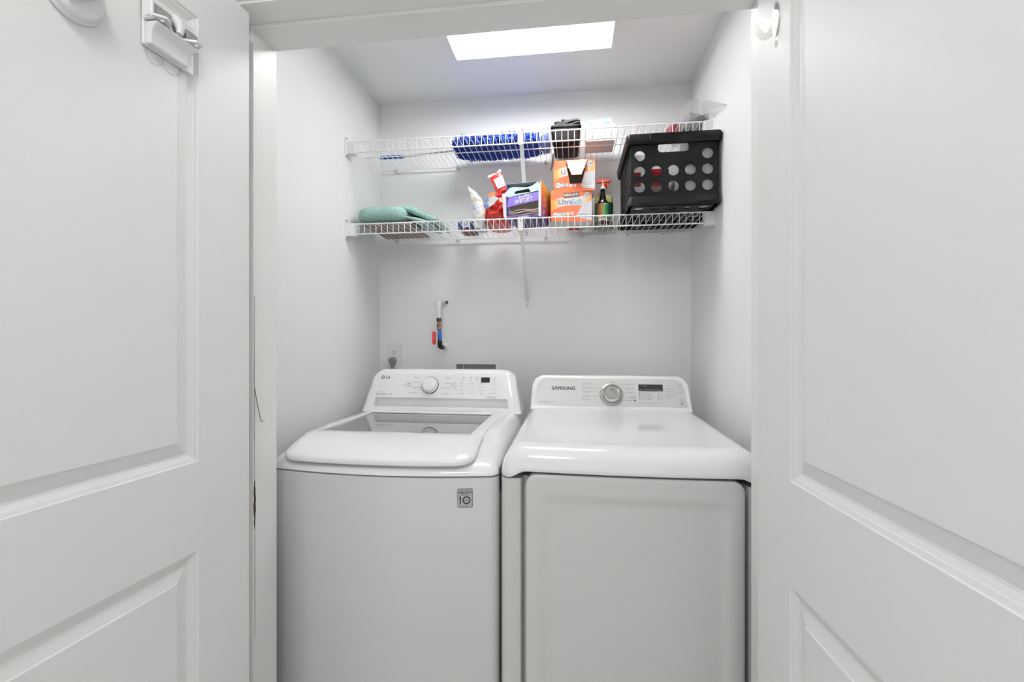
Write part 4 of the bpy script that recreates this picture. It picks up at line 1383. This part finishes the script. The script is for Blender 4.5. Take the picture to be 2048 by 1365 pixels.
for pol in ([(-0.029, 0.088), (0.006, 0.091), (0.006, 0.100), (-0.027, 0.101), (-0.032, 0.096)], [(0.009, 0.091), (0.032, 0.092), (0.034, 0.106), (0.028, 0.108), (0.012, 0.100)]):
    MB().prism(pol, -0.0045, 0.0045, MR @ frame((0, 0, 0), (1, 0, 0), (0, 0, 1))).build('crimped_edge', CRIMP, rp, bevel=0.002)
fl_ = MB().prism([(-0.052, 0.084), (-0.010, 0.106), (0.014, 0.096), (-0.010, 0.070), (-0.030, 0.058)], -0.0012, 0.0012, frame((0, -0.080, 0), (1, 0, 0), (0, -0.10, 1))).build('folded_label', mat('label_grey', (0.66, 0.66, 0.66), 0.4), rp, smooth=0)
BLP = mat('blue_label_print', (0.03, 0.06, 0.20), 0.4, vary=(60, '#8ea6d0', 0.5))
for pol in ([(-0.050, 0.090), (-0.034, 0.100), (-0.030, 0.086), (-0.044, 0.076)], [(-0.054, 0.066), (-0.036, 0.074), (-0.028, 0.060), (-0.046, 0.052)]):
    MB().prism(pol, 0, 0.0008, frame((0, -0.0825, 0), (1, 0, 0), (0, -0.10, 1))).build('label_print', BLP, fl_, smooth=0)
MB().prism([(-0.036, 0.112), (-0.012, 0.125), (0.000, 0.112), (-0.014, 0.100)], -0.001, 0.001, frame((0, -0.075, 0), (1, 0, 0), (0, -0.10, 1))).build('orange_corner', mat('orange_print', (0.75, 0.20, 0.06), 0.4), rp, smooth=0)

# ------------------------------------------------------------------ mop-pad box (open, torn front)
VIO = mat('violet_card', (0.16, 0.10, 0.42), 0.4, vary=(12, '#8f7fd0', 0.6))
VIOD = mat('dark_violet_card', (0.07, 0.04, 0.17), 0.5)
LBLU = mat('light_blue_card', (0.50, 0.70, 0.78), 0.45, vary=(14, '#dfeef2', 0.7))
mp = thing('mop_pad_box', 'open violet and light blue mop-pad box with torn front, pads showing', 'box', (-0.193, 1.856, SL), math.radians(-9))
bw, bd_, bh = 0.0735, 0.165, 0.150


def side_art():
    m = bpy.data.materials.new('violet_to_orange_card')
    m.use_nodes = True
    nt = m.node_tree
    b = nt.nodes['Principled BSDF']
    b.inputs['Roughness'].default_value = 0.4
    tc = nt.nodes.new('ShaderNodeTexCoord')
    sp_ = nt.nodes.new('ShaderNodeSeparateXYZ')
    ma = nt.nodes.new('ShaderNodeMath')
    ma.operation = 'MULTIPLY_ADD'
    ma.inputs[1].default_value = 0.35
    rmp = nt.nodes.new('ShaderNodeValToRGB')
    e = rmp.color_ramp.elements
    e[0].position, e[0].color = 0.02, (0.24, 0.16, 0.52, 1)
    e[1].position, e[1].color = 1.0, (0.90, 0.55, 0.05, 1)
    for pos, c_ in ((0.30, (0.34, 0.06, 0.24, 1)), (0.55, (0.68, 0.10, 0.06, 1)), (0.8, (0.88, 0.26, 0.03, 1))):
        el = e.new(pos)
        el.color = c_
    mr = nt.nodes.new('ShaderNodeMapRange')
    mr.inputs[2].default_value = 0.17
    nt.links.new(tc.outputs['Object'], sp_.inputs[0])
    nt.links.new(sp_.outputs[1], ma.inputs[0])
    nt.links.new(sp_.outputs[2], ma.inputs[2])
    nt.links.new(ma.outputs[0], mr.inputs[0])
    nt.links.new(mr.outputs[0], rmp.inputs[0])
    nt.links.new(rmp.outputs[0], b.inputs['Base Color'])
    return m


t_ = 0.0011
MB().box(-bw, bw, 0, bd_, 0, t_).build('bottom', VIOD, mp, smooth=0)
MB().box(-bw, -bw + t_, 0, bd_, t_, bh).build('side', VIO, mp, smooth=0)
sd = MB().box(bw - t_, bw, 0, bd_, t_, bh).build('side', side_art(), mp, smooth=0)
MB().box(-bw, bw, bd_ - t_, bd_, t_, bh).build('back', VIO, mp, smooth=0)
MB().box(-bw, bw, 0.012, bd_, bh - t_, bh).build('top', LBLU, mp, smooth=0)
MB().box(-bw + t_, bw - t_, 0.002, 0.004, t_, bh - t_).build('inner_shade_sheet', DARKIN, mp, smooth=0).location = (0, 0.05, 0)  # added dark sheet, paints the shade inside the open box
for q, zc_ in enumerate((0.030, 0.060, 0.090, 0.120)):
    text(('NEW', 'PADS', 'REFILL', '24')[q], 0.020, frame((bw + 0.0006, 0.05 + 0.01 * q, zc_), (0, 0.94, 0.34), (0, -0.34, 0.94)), mat('pale_pink_ink_%d' % q, (0.85, 0.62, 0.60), 0.5), sd, bold=0.02)
FP = lambda x, z, o=0.0: frame((x, -o, z))
MB().prism([(-bw, 0), (bw, 0), (bw, 0.010), (0.0, 0.0125), (-bw, 0.0135)], -0.0006, 0.0006, FP(0, 0)).build('front_lip', VIOD, mp, smooth=0)
MB().prism(circ(0.008, 0.0055, 0.018, 18, 0.0028), 0, 0.0004, FP(0, 0, 0.0008)).build('lip_print', PBL, mp, smooth=0)
MB().prism([(bw - 0.011, 0.004), (bw, 0.0), (bw, bh), (bw - 0.011, bh - 0.02)], -0.0006, 0.0006, FP(0, 0, 0.001)).build('front_edge', CARDW, mp, smooth=0)
lfM = frame((-bw, -0.0005, 0.002), (-0.45, -0.89, 0), (0, 0, 1))
MB().prism([(0, 0), (0.016, 0.004), (0.026, 0.098), (0.004, 0.102)], -0.0005, 0.0005, lfM).build('torn_side_flap', CARDW, mp, smooth=0)
wv = [(-bw - 0.012, 0.100), (-bw + 0.010, 0.090), (bw - 0.012, 0.106), (bw - 0.010, 0.146), (bw - 0.024, 0.136), (bw - 0.040, 0.128), (bw - 0.060, 0.124), (bw - 0.080, 0.126), (-bw + 0.036, 0.130), (-bw + 0.014, 0.128)]
plate('top_flap', wv, [[(-0.040, 0.101), (-0.034, 0.112), (0.022, 0.118), (0.030, 0.104)]], 0.0012, FP(0, 0, 0.0015), LBLU, mp, smooth=0)
vfm = frame((0, -0.006, 0), (1, 0, 0), (0, 0.06, 1))
vf = MB().prism([(-bw + 0.000, 0.048), (bw - 0.012, 0.067), (bw - 0.011, 0.103), (-bw + 0.012, 0.091)], -0.0006, 0.0006, vfm).build('violet_flap', VIO, mp, smooth=0)
xd = (1, 0, 0.155)
text('Swiffer', 0.020, frame((0.004, -0.0038, 0.0885), xd, (-0.155, 0.06, 1)), INKW, vf, bold=0.0, shear=0.2)
text('WETJET', 0.0215, frame((0.000, -0.0050, 0.0705), xd, (-0.155, 0.06, 1)), INKW, vf, bold=0.015, shear=0.15, xs=1.05)
PAD = mat('pad_beige', (0.60, 0.50, 0.45), 0.9, vary=(30, '#9a8090', 0.6))
for k in range(4):
    pth = [(lerp(-bw + 0.004, bw - 0.004, i / 10), 0.009 + 0.0085 * k + 0.0028 * math.sin(i * 0.9 + k * 1.3) + 0.001 * k * (i / 10)) for i in range(11)]
    sheet(pth, 0.008, 0.004 + 0.003 * (k % 2), bd_ - 0.014, 8, 0.0016, 60, k).build('pad', PAD, mp, smooth=60)
MB().tube([(-bw + 0.012, 0.004, 0.052), (-bw + 0.008, 0.003, 0.044), (-bw + 0.012, 0.003, 0.036), (-bw + 0.020, 0.004, 0.034)], 0.0008, 6).build('torn_strip', CARDW, mp)

# ------------------------------------------------------------------ dryer-sheet boxes
ORG = mat('orange_card', (0.66, 0.145, 0.06), 0.4, vary=(9, '#e0774a', 0.7))
ORL = mat('amber_print', (0.93, 0.50, 0.12), 0.4, vary=(14, '#f6b45c', 0.7))
def swoosh_mat():
    m = mat('swoosh_print', (0.8, 0.76, 0.72), 0.42)
    nt = m.node_tree
    tc = nt.nodes.new('ShaderNodeTexCoord')
    sp_ = nt.nodes.new('ShaderNodeSeparateXYZ')
    mr = nt.nodes.new('ShaderNodeMapRange')
    mr.inputs[1].default_value, mr.inputs[2].default_value = -0.0865, 0.0865
    rmp = nt.nodes.new('ShaderNodeValToRGB')
    e = rmp.color_ramp.elements
    e[0].position, e[0].color = 0.0, (0.74, 0.24, 0.06, 1)
    e[1].position, e[1].color = 1.0, (0.74, 0.30, 0.10, 1)
    for pos, c_ in ((0.10, (0.80, 0.42, 0.11, 1)), (0.24, (0.80, 0.70, 0.60, 1)), (0.5, (0.80, 0.77, 0.75, 1)), (0.76, (0.80, 0.74, 0.68, 1)), (0.90, (0.80, 0.50, 0.22, 1))):
        el = e.new(pos)
        el.color = c_
    nt.links.new(tc.outputs['Object'], sp_.inputs[0])
    nt.links.new(sp_.outputs[0], mr.inputs[0])
    nt.links.new(mr.outputs[0], rmp.inputs[0])
    nt.links.new(rmp.outputs[0], nt.nodes['Principled BSDF'].inputs['Base Color'])
    return m


SWO = swoosh_mat()


def swoosh(x0, x1, n=18):
    up = lambda x: 0.100 + 0.09 * (x + 0.0865) * 0.5 + 1.1 * max(0, x) ** 2 - 0.012 * math.exp(-((x + 0.0865) / 0.03) ** 2)
    lo = lambda x: 0.070 - 0.030 * math.exp(-(x + 0.0865) / 0.035)
    xs_ = [lerp(x0, x1, i / n) for i in range(n + 1)]
    return [(x, lo(x)) for x in xs_] + [(x, min(0.124, up(x))) for x in reversed(xs_)]


CRM = mat('cream_print', (0.84, 0.80, 0.76), 0.45)
LGY = mat('pale_grey_print', (0.74, 0.74, 0.77), 0.45)
BRN = mat('brown_plaque', (0.10, 0.05, 0.03), 0.5)
NVI = mat('navy_ink', (0.045, 0.05, 0.17), 0.5)
SKI = mat('sky_ink', (0.17, 0.46, 0.66), 0.5)
SIDE = mat('box_side_print', (0.42, 0.15, 0.07), 0.45, vary=(18, '#2e2a20', 0.8))
BUB = [mat('bubble_%d' % i, c, 0.4) for i, c in enumerate(((0.88, 0.86, 0.85), (0.42, 0.66, 0.78), (0.40, 0.60, 0.66), (0.72, 0.74, 0.48), (0.66, 0.56, 0.78)))]
W2, HB, DB = 0.0865, 0.1300, 0.105


def sheet_box(label, loc, rz, opened):
    t = thing('dryer_sheet_box', label, 'box', loc, math.radians(rz), 'dryer-sheet boxes')
    F0 = lambda o=0.0: frame((0, -o, 0))
    hole = [(-0.0360, 0.1295), (0.0560, 0.1295), (0.0290, 0.030), (-0.0180, 0.030)]
    MB().box(-W2, W2, 0.0005, DB, 0, 0.001).build('bottom', CARDW, t, smooth=0)
    MB().box(-W2, -W2 + 0.001, 0.0005, DB, 0.001, HB).build('side', SIDE, t, smooth=0)
    MB().box(W2 - 0.001, W2, 0.0005, DB, 0.001, HB).build('side', SIDE, t, smooth=0)
    MB().box(-W2, W2, DB - 0.001, DB, 0.001, HB).build('back', ORG, t, smooth=0)
    MB().box(-W2, W2, 0.0005, DB, HB - 0.001, HB).build('top', ORG, t, smooth=0)
    fr = plate('front', [(-W2, 0), (W2, 0), (W2, HB), (-W2, HB)], [hole] if opened else [], 0.001, F0(), ORG, t, smooth=0)
    if opened:
        MB().box(-W2 + 0.002, W2 - 0.002, 0.03, 0.031, 0.002, HB - 0.002).build('hole_shade_sheet', DARKIN, t, smooth=0)  # dark sheet behind the torn hole, standing in for interior shade

    def clip(poly):
        return poly

    def art(name, poly, m, o):
        if opened:      # keep the print off the torn hole: drop what falls inside it
            return plate(name, poly, [], 0.0002, F0(o), m, fr, smooth=0)
        return plate(name, poly, [], 0.0002, F0(o), m, fr, smooth=0)
    if not opened:
        art('print_swoosh', swoosh(-W2, W2), SWO, 0.0008)
        art('print_corner', [(0.046, 0.072), (W2, 0.090), (W2, 0.004), (0.016, 0.020), (0.026, 0.034)], LGY, 0.0012)
        pl = art('print_plaque', [(-0.034, 0.096), (0.034, 0.105), (0.034, 0.126), (-0.034, 0.120)], BRN, 0.0014)
        text('KIRKLAND', 0.0150, frame((0.0, -0.0022, 0.1125), (1, 0, 0.10), (-0.10, 0, 1)), INKW, fr, bold=0.012, xs=0.86)
        text('Ultra', 0.0310, frame((-0.0560, -0.0020, 0.0790), (1, 0, 0.06), (-0.06, 0, 1)), NVI, fr, align='LEFT', bold=0.004, xs=0.92)
        text('Soft', 0.0310, frame((0.0010, -0.0020, 0.0825), (1, 0, 0.06), (-0.06, 0, 1)), SKI, fr, align='LEFT', bold=0.004, xs=0.92)
        text('FABRIC SOFTENER DRYER SHEETS', 0.0038, frame((-0.012, -0.0020, 0.0660), (1, 0, 0.08), (-0.08, 0, 1)), INKG, fr)
    else:
        sw = swoosh(-W2, -0.0255)
        sw[-19:] = [(min(x, -0.036 + (0.1 - z) * 0.25 + 0.0025), z) for x, z in sw[-19:]]
        art('print_swoosh', sw, SWO, 0.0008)
        art('print_swoosh', swoosh(0.0560, W2, 8), SWO, 0.0008)
        art('print_corner', [(0.0445, 0.078), (W2, 0.080), (W2, 0.006), (0.040, 0.012), (0.028, 0.022), (0.034, 0.038)], LGY, 0.0012)
        text('U', 0.0310, frame((-0.0560, -0.0020, 0.0790)), NVI, fr, align='LEFT', bold=0.004, xs=0.92)
        tongue = [(-0.0350, 0.000), (0.0550, 0.000), (0.0290, -0.080), (-0.0120, -0.080)]
        TM = frame((0, -0.001, HB - 0.001), (1, 0, 0), (0, 0.42, 1))
        tg = MB().prism(tongue, 0, 0.0012, TM).build('torn_flap', ORG, t, smooth=0)
        TB = TM @ Matrix.Translation((0, 0, 0.0014))
        MB().prism([(-0.0320, -0.008), (0.0520, -0.008), (0.0280, -0.079), (-0.0110, -0.079)], 0, 0.0003, TB).build('flap_face', CRM, tg, smooth=0)
        text('KIRKLAND', 0.0130, TB @ frame((0.008, -0.016, 0.0006), (1, 0, 0), (0, 1, 0)), INKW, tg, bold=0.03)
        text('UltraSoft', 0.0200, TB @ frame((0.008, -0.038, 0.0006), (1, 0, 0), (0, 1, 0)), LGY, tg, bold=0.01)
        # side flap standing open on the left end
        MB().prism([(0, 0.125), (0.055, 0.070), (0.060, 0.092), (0.022, 0.160), (0.004, 0.162)], -0.0006, 0.0006, frame((-W2, 0.012, 0), (-0.16, -0.99, 0), (0, 0, 1))).build('side_flap', DARKIN, t, smooth=0)
    bd2 = art('count_badge', circ(0.0665, 0.111, 0.0130, 22), CRM, 0.0016)
    text('250', 0.0140, frame((0.0665, -0.0024, 0.1130)), NVI, fr, bold=0.008)
    text('SHEETS', 0.0040, frame((0.0665, -0.0024, 0.1040)), NVI, fr)
    for i in range(5):
        if opened and i > 2:
            pass
        x = -0.067 + i * 0.0175
        z = (0.026 if not opened else 0.0245) + (0.002 * i if not opened else 0)
        r = 0.0108 if i == 0 else 0.0080
        if opened and i > 2:
            z, r = 0.0215, 0.0065
        art('print_bubble', circ(x, z, r, 18), BUB[i], 0.0015 + 0.0001 * i)
    text('4in1', 0.0090, frame((-0.067, -0.0024, 0.0255)), NVI, fr, bold=0.02)
    art('print_band', [(-W2, 0.0), (0.030, 0.0), (0.026, 0.008), (-W2, 0.010)], mat('deep_orange_%d' % int(opened), (0.74, 0.14, 0.05), 0.4), 0.0007)
    text('FRESH SCENT', 0.0062, frame((0.052, -0.0022, 0.030)), INKG, fr)
    MB().prism([(0.034, 0.0245), (0.074, 0.0245), (0.074, 0.0251), (0.034, 0.0251)], 0, 0.0002, F0(0.0018)).build('print_rule', INKG, fr, smooth=0)
    return t


b1 = sheet_box('orange dryer-sheet box standing closed on the lower wire shelf', (0.001, 1.937, SL), 9, False)
b2 = sheet_box('orange dryer-sheet box with torn-open front, stacked on the closed one', (0.013, 1.940, SL + HB + 0.0003), 1, True)

# white bottles seen from below, behind the dryer-sheet boxes
for i, (x, lab) in enumerate(((0.010, 'white bottle with red lower band behind the dryer-sheet boxes'), (0.072, 'plain white bottle behind the dryer-sheet boxes'))):
    wbt = thing('white_bottle', lab, 'bottle', (x, 2.128 if i == 0 else 2.125, SL), 0, 'white bottles behind the boxes')
    MB().lathe([(0.020, 0), (0.026, 0.003), (0.0265, 0.09), (0.022, 0.105), (0.011, 0.112)], 28).build('bottle_body', PLASTW, wbt)
    MB().lathe([(0.0125, 0.110), (0.0125, 0.128), (0.0, 0.129)], 20).build('cap', PLASTW, wbt)
    if i == 0:
        MB().lathe([(0.0268, 0.006), (0.0270, 0.026)], 28, None, False, False).build('red_band', REDP, wbt)

# spray bottle with orange trigger
CLR = film('bottle_clear', '#eef0ea', 0.04, 0.14, '#d8dcd4')
sb = thing('spray_bottle', 'clear spray bottle with orange trigger and green label', 'spray bottle', (0.147, 2.105, SL))
OVL = lambda hx, hy, z: [(hx * math.cos(2 * PI * i / 32), hy * math.sin(2 * PI * i / 32), z) for i in range(32)]
MB().rings([OVL(0.036, 0.028, 0), OVL(0.041, 0.032, 0.004), OVL(0.041, 0.032, 0.135), OVL(0.036, 0.029, 0.158), OVL(0.022, 0.020, 0.178), OVL(0.013, 0.013, 0.188), OVL(0.013, 0.013, 0.200)]).build('bottle_body', CLR, sb)
MB().rings([OVL(0.0385, 0.0295, 0.004), OVL(0.0385, 0.0295, 0.128)]).build('liquid', mat('olive_liquid', (0.30, 0.28, 0.06), 0.2), sb)
GRL = mat('green_label', (0.006, 0.085, 0.04), 0.35)
MB().rings([OVL(0.0414, 0.0324, 0.045), OVL(0.0414, 0.0324, 0.118)], False, False).build('green_label', GRL, sb)
MB().rings([OVL(0.0415, 0.0325, 0.118), OVL(0.0415, 0.0325, 0.148)], False, False).build('yellow_label', mat('yellow_green_label', (0.66, 0.62, 0.24), 0.4), sb)
MB().rings([OVL(0.0416, 0.0326, 0.032), OVL(0.0416, 0.0326, 0.056)], False, False).build('white_label', mat('label_offwhite', (0.62, 0.63, 0.60), 0.4, vary=(120, '#5a6a5c', 0.6)), sb)
TRG = mat('trigger_orange', (0.72, 0.10, 0.04), 0.35)
tr_ = MB()
tr_.lathe([(0.0155, 0.192), (0.0155, 0.206), (0.010, 0.210), (0.009, 0.216)], 20)
tr_.box(-0.030, 0.026, -0.011, 0.011, 0.214, 0.228)
tr_.prism([(0.012, 0.2145), (0.034, 0.2260), (0.034, 0.2200), (0.022, 0.2130), (0.020, 0.190), (0.012, 0.190)], -0.005, 0.005, frame((0, 0, 0)))
tr_.build('trigger', TRG, sb, bevel=0.002)
MB().tube([(0.0, 0, 0.19), (0.002, 0, 0.02)], 0.002, 8).build('dip_tube', PLASTW, sb)

# dark glass bottle in front of it
db = thing('dark_bottle', 'small dark bottle with black cap and orange-green label, in front of the spray bottle', 'bottle', (0.136, 2.015, SL))
DKG = mat('dark_bottle_glass', (0.010, 0.012, 0.010), 0.12)
MB().lathe([(0.022, 0), (0.0245, 0.003), (0.0245, 0.088), (0.021, 0.102), (0.0140, 0.112)], 30).build('bottle_body', DKG, db)
MB().lathe([(0.0150, 0.110), (0.0135, 0.128), (0.0100, 0.134), (0.0090, 0.155), (0.0, 0.1555)], 24).build('cap', BLACKP, db)
MB().lathe([(0.0125, 0.1550), (0.0110, 0.163), (0.0040, 0.172), (0.0020, 0.178), (0.0018, 0.198), (0.0, 0.1985)], 18).build('nozzle_tip', mat('tip_frost', (0.82, 0.83, 0.82), 0.35), db)
LAB = [mat('label_green', (0.09, 0.36, 0.13), 0.4), mat('label_rust', (0.36, 0.15, 0.05), 0.4), mat('label_sand', (0.60, 0.42, 0.28), 0.4), mat('label_cream', (0.66, 0.70, 0.60), 0.4)]


def arc_label(name, a0, a1, z0, z1, m, r=0.0248):
    P = []
    for z in (z0, z1):
        P.append([(r * math.cos(math.radians(lerp(a0, a1, i / 12))), r * math.sin(math.radians(lerp(a0, a1, i / 12))), z) for i in range(13)])
    return MB().grid(P).build(name, m, db, smooth=60, fix=False)


arc_label('label_green', -88, 0, 0.020, 0.090, LAB[0])
arc_label('label_rust', -175, -88, 0.040, 0.090, LAB[1])
arc_label('label_cream', -175, -88, 0.028, 0.040, LAB[3])
arc_label('label_sand', -175, 0, 0.014, 0.026, LAB[2], 0.0250)
arc_label('label_cream', -80, -10, 0.084, 0.088, LAB[3], 0.0250)

# ------------------------------------------------------------------ black crate
ct = thing('storage_crate', 'black plastic file crate with round holes, overhanging the lower wire shelf', 'crate', (0.3765, 1.935, SL))
hx, hy, H_ = 0.153, 0.178, 0.266
pan0, pan1 = 0.006, H_ - 0.002
th = 0.003
fh = []
for r_, z in enumerate((0.072, 0.131, 0.189)):
    for c_ in range(5):
        if r_ == 2 and c_ in (1, 2, 3):
            continue
        fh.append(circ((c_ - 2) * 0.0610, z, 0.0200, 26))
fh.append(rrect(-0.055, 0.055, 0.200, 0.233, 0.012, 5))
for nm, sy in (('front_wall', -1), ('back_wall', 1)):
    plate(nm, [(-hx, pan0), (hx, pan0), (hx, pan1), (-hx, pan1)], fh, th, frame((0, sy * hy, 0)), CRATE, ct)
    # raised collars round the holes
    if sy < 0:
        for poly in fh[:-1]:
            cx = sum(p[0] for p in poly) / len(poly)
            cz = sum(p[1] for p in poly) / len(poly)
            plate('hole_collar', circ(cx, cz, 0.0222, 26), [circ(cx, cz, 0.0200, 26)], 0.0022, frame((0, sy * hy - 0.0022, 0)), CRATE, ct)
sh = []
for r_ in range(5):
    for c_ in range(9 if r_ % 2 == 0 else 8):
        y = (c_ - (4 if r_ % 2 == 0 else 3.5)) * 0.0375
        z = 0.055 + r_ * 0.036
        sh.append([(y - 0.0145, z), (y, z - 0.024), (y + 0.0145, z), (y, z + 0.024)])
for nm, sx in (('side_wall', -1), ('side_wall', 1)):
    plate(nm, [(-hy, pan0), (hy, pan0), (hy, pan1), (-hy, pan1)], sh, th, frame((sx * hx, 0, 0), (0, 1, 0), (0, 0, 1)), CRATE, ct)
bh_ = []
for r_ in range(5):
    for c_ in range(5):
        rr_ = 0.021 if (r_ + c_) % 2 == 0 else 0.014
        bh_.append(circ((c_ - 2) * 0.060, (r_ - 2) * 0.068, rr_, 22))
plate('base', rrect(-hx - 0.008, hx + 0.008, -hy - 0.008, hy + 0.008, 0.012), bh_, 0.004, Matrix.Translation((0, 0, 0.003)), CRATE, ct)


def rimloop(hx_, hy_, z, r=0.016):
    return [(x, y, z) for x, y in rrect(-hx_, hx_, -hy_, hy_, r, 5)]


rm = MB().rings([rimloop(hx - 0.002, hy - 0.002, 0.230, 0.01), rimloop(hx + 0.012, hy + 0.012, 0.230), rimloop(hx + 0.015, hy + 0.015, 0.236), rimloop(hx + 0.018, hy + 0.018, 0.262), rimloop(hx + 0.0165, hy + 0.0165, 0.2665), rimloop(hx - 0.002, hy - 0.002, 0.2665, 0.01), rimloop(hx - 0.002, hy - 0.002, 0.230, 0.01)], False, False)
rm.build('rim', CRATE, ct)
bbd = MB().rings([rimloop(hx - 0.002, hy - 0.002, 0.036, 0.01), rimloop(hx + 0.010, hy + 0.010, 0.036), rimloop(hx + 0.0145, hy + 0.0145, 0.006), rimloop(hx + 0.0145, hy + 0.0145, 0.001), rimloop(hx - 0.004, hy - 0.004, 0.001, 0.01), rimloop(hx - 0.002, hy - 0.002, 0.036, 0.01)], False, False)
bbd.build('bottom_band', CRATE, ct)
for z0, z1, dy in ((0.243, 0.262, 0.0185), (0.010, 0.030, 0.0145)):
    for cx in (-0.105, 0.105):
        MB().tube([(cx - 0.020, -hy - dy + 0.001, z1), (cx - 0.020, -hy - dy, z0 + 0.003), (cx - 0.017, -hy - dy, z0), (cx + 0.017, -hy - dy, z0), (cx + 0.020, -hy - dy, z0 + 0.003), (cx + 0.020, -hy - dy + 0.001, z1)], 0.0013, 6).build('clip_slot', CRATE, ct)
for cx in (-0.050, 0.050):
    MB().box(cx - 0.0012, cx + 0.0012, -hy - 0.0185, -hy - 0.013, 0.232, 0.266).build('rim_rib', CRATE, ct)

# things kept in the crate
cz = SL + 0.0055
tag(MB().box(-0.048, 0.048, -0.055, 0.055, 0, 0.165).build('red_box', mat('deep_red_box', (0.22, 0.008, 0.010), 0.35, vary=(40, '#5a0c10', 0.7)), bevel=0.002), 'dark red box inside the black crate', 'box').location = (0.325, 1.895, cz)
wbx = thing('paper_packet', 'white paper packet with yellow print standing in the black crate', 'packet', (0.262, 1.83, cz))
MB().box(-0.026, 0.030, -0.012, 0.012, 0, 0.215).build('packet', CARDW, wbx, bevel=0.002)
MB().prism([(-0.020, 0.155), (0.028, 0.180), (0.028, 0.190), (-0.010, 0.172)], 0, 0.0005, frame((0, -0.0122, 0))).build('yellow_print', YEL, wbx, smooth=0)
MB().prism([(-0.024, 0.205), (-0.018, 0.208), (0.020, 0.165), (0.014, 0.163)], 0, 0.0005, frame((0, -0.0128, 0))).build('dark_stripe', INK, wbx, smooth=0)
MB().prism([(-0.026, 0.09), (0.006, 0.09), (0.006, 0.145), (-0.026, 0.145)], 0, 0.0005, frame((0, -0.0122, 0))).build('red_print', MATS['deep_red_box'], wbx, smooth=0)
tag(MB().box(-0.042, 0.042, -0.06, 0.06, 0, 0.12).build('brown_box', mat('brown_grey_box', (0.20, 0.16, 0.14), 0.6), bevel=0.002), 'brown-grey box low in the black crate, in front of the red box', 'box').location = (0.330, 1.83 - 0.003, cz)
bpy.data.objects['brown_box'].scale = (1, 0.12, 0.75)
tag(MB().box(-0.061, 0.061, -0.10, 0.10, 0, 0.225).build('grey_carton', mat('pale_grey_carton', (0.44, 0.44, 0.46), 0.6), bevel=0.002), 'tall pale grey carton inside the black crate next to the side wall', 'carton').location = (0.4635, 1.866, cz)
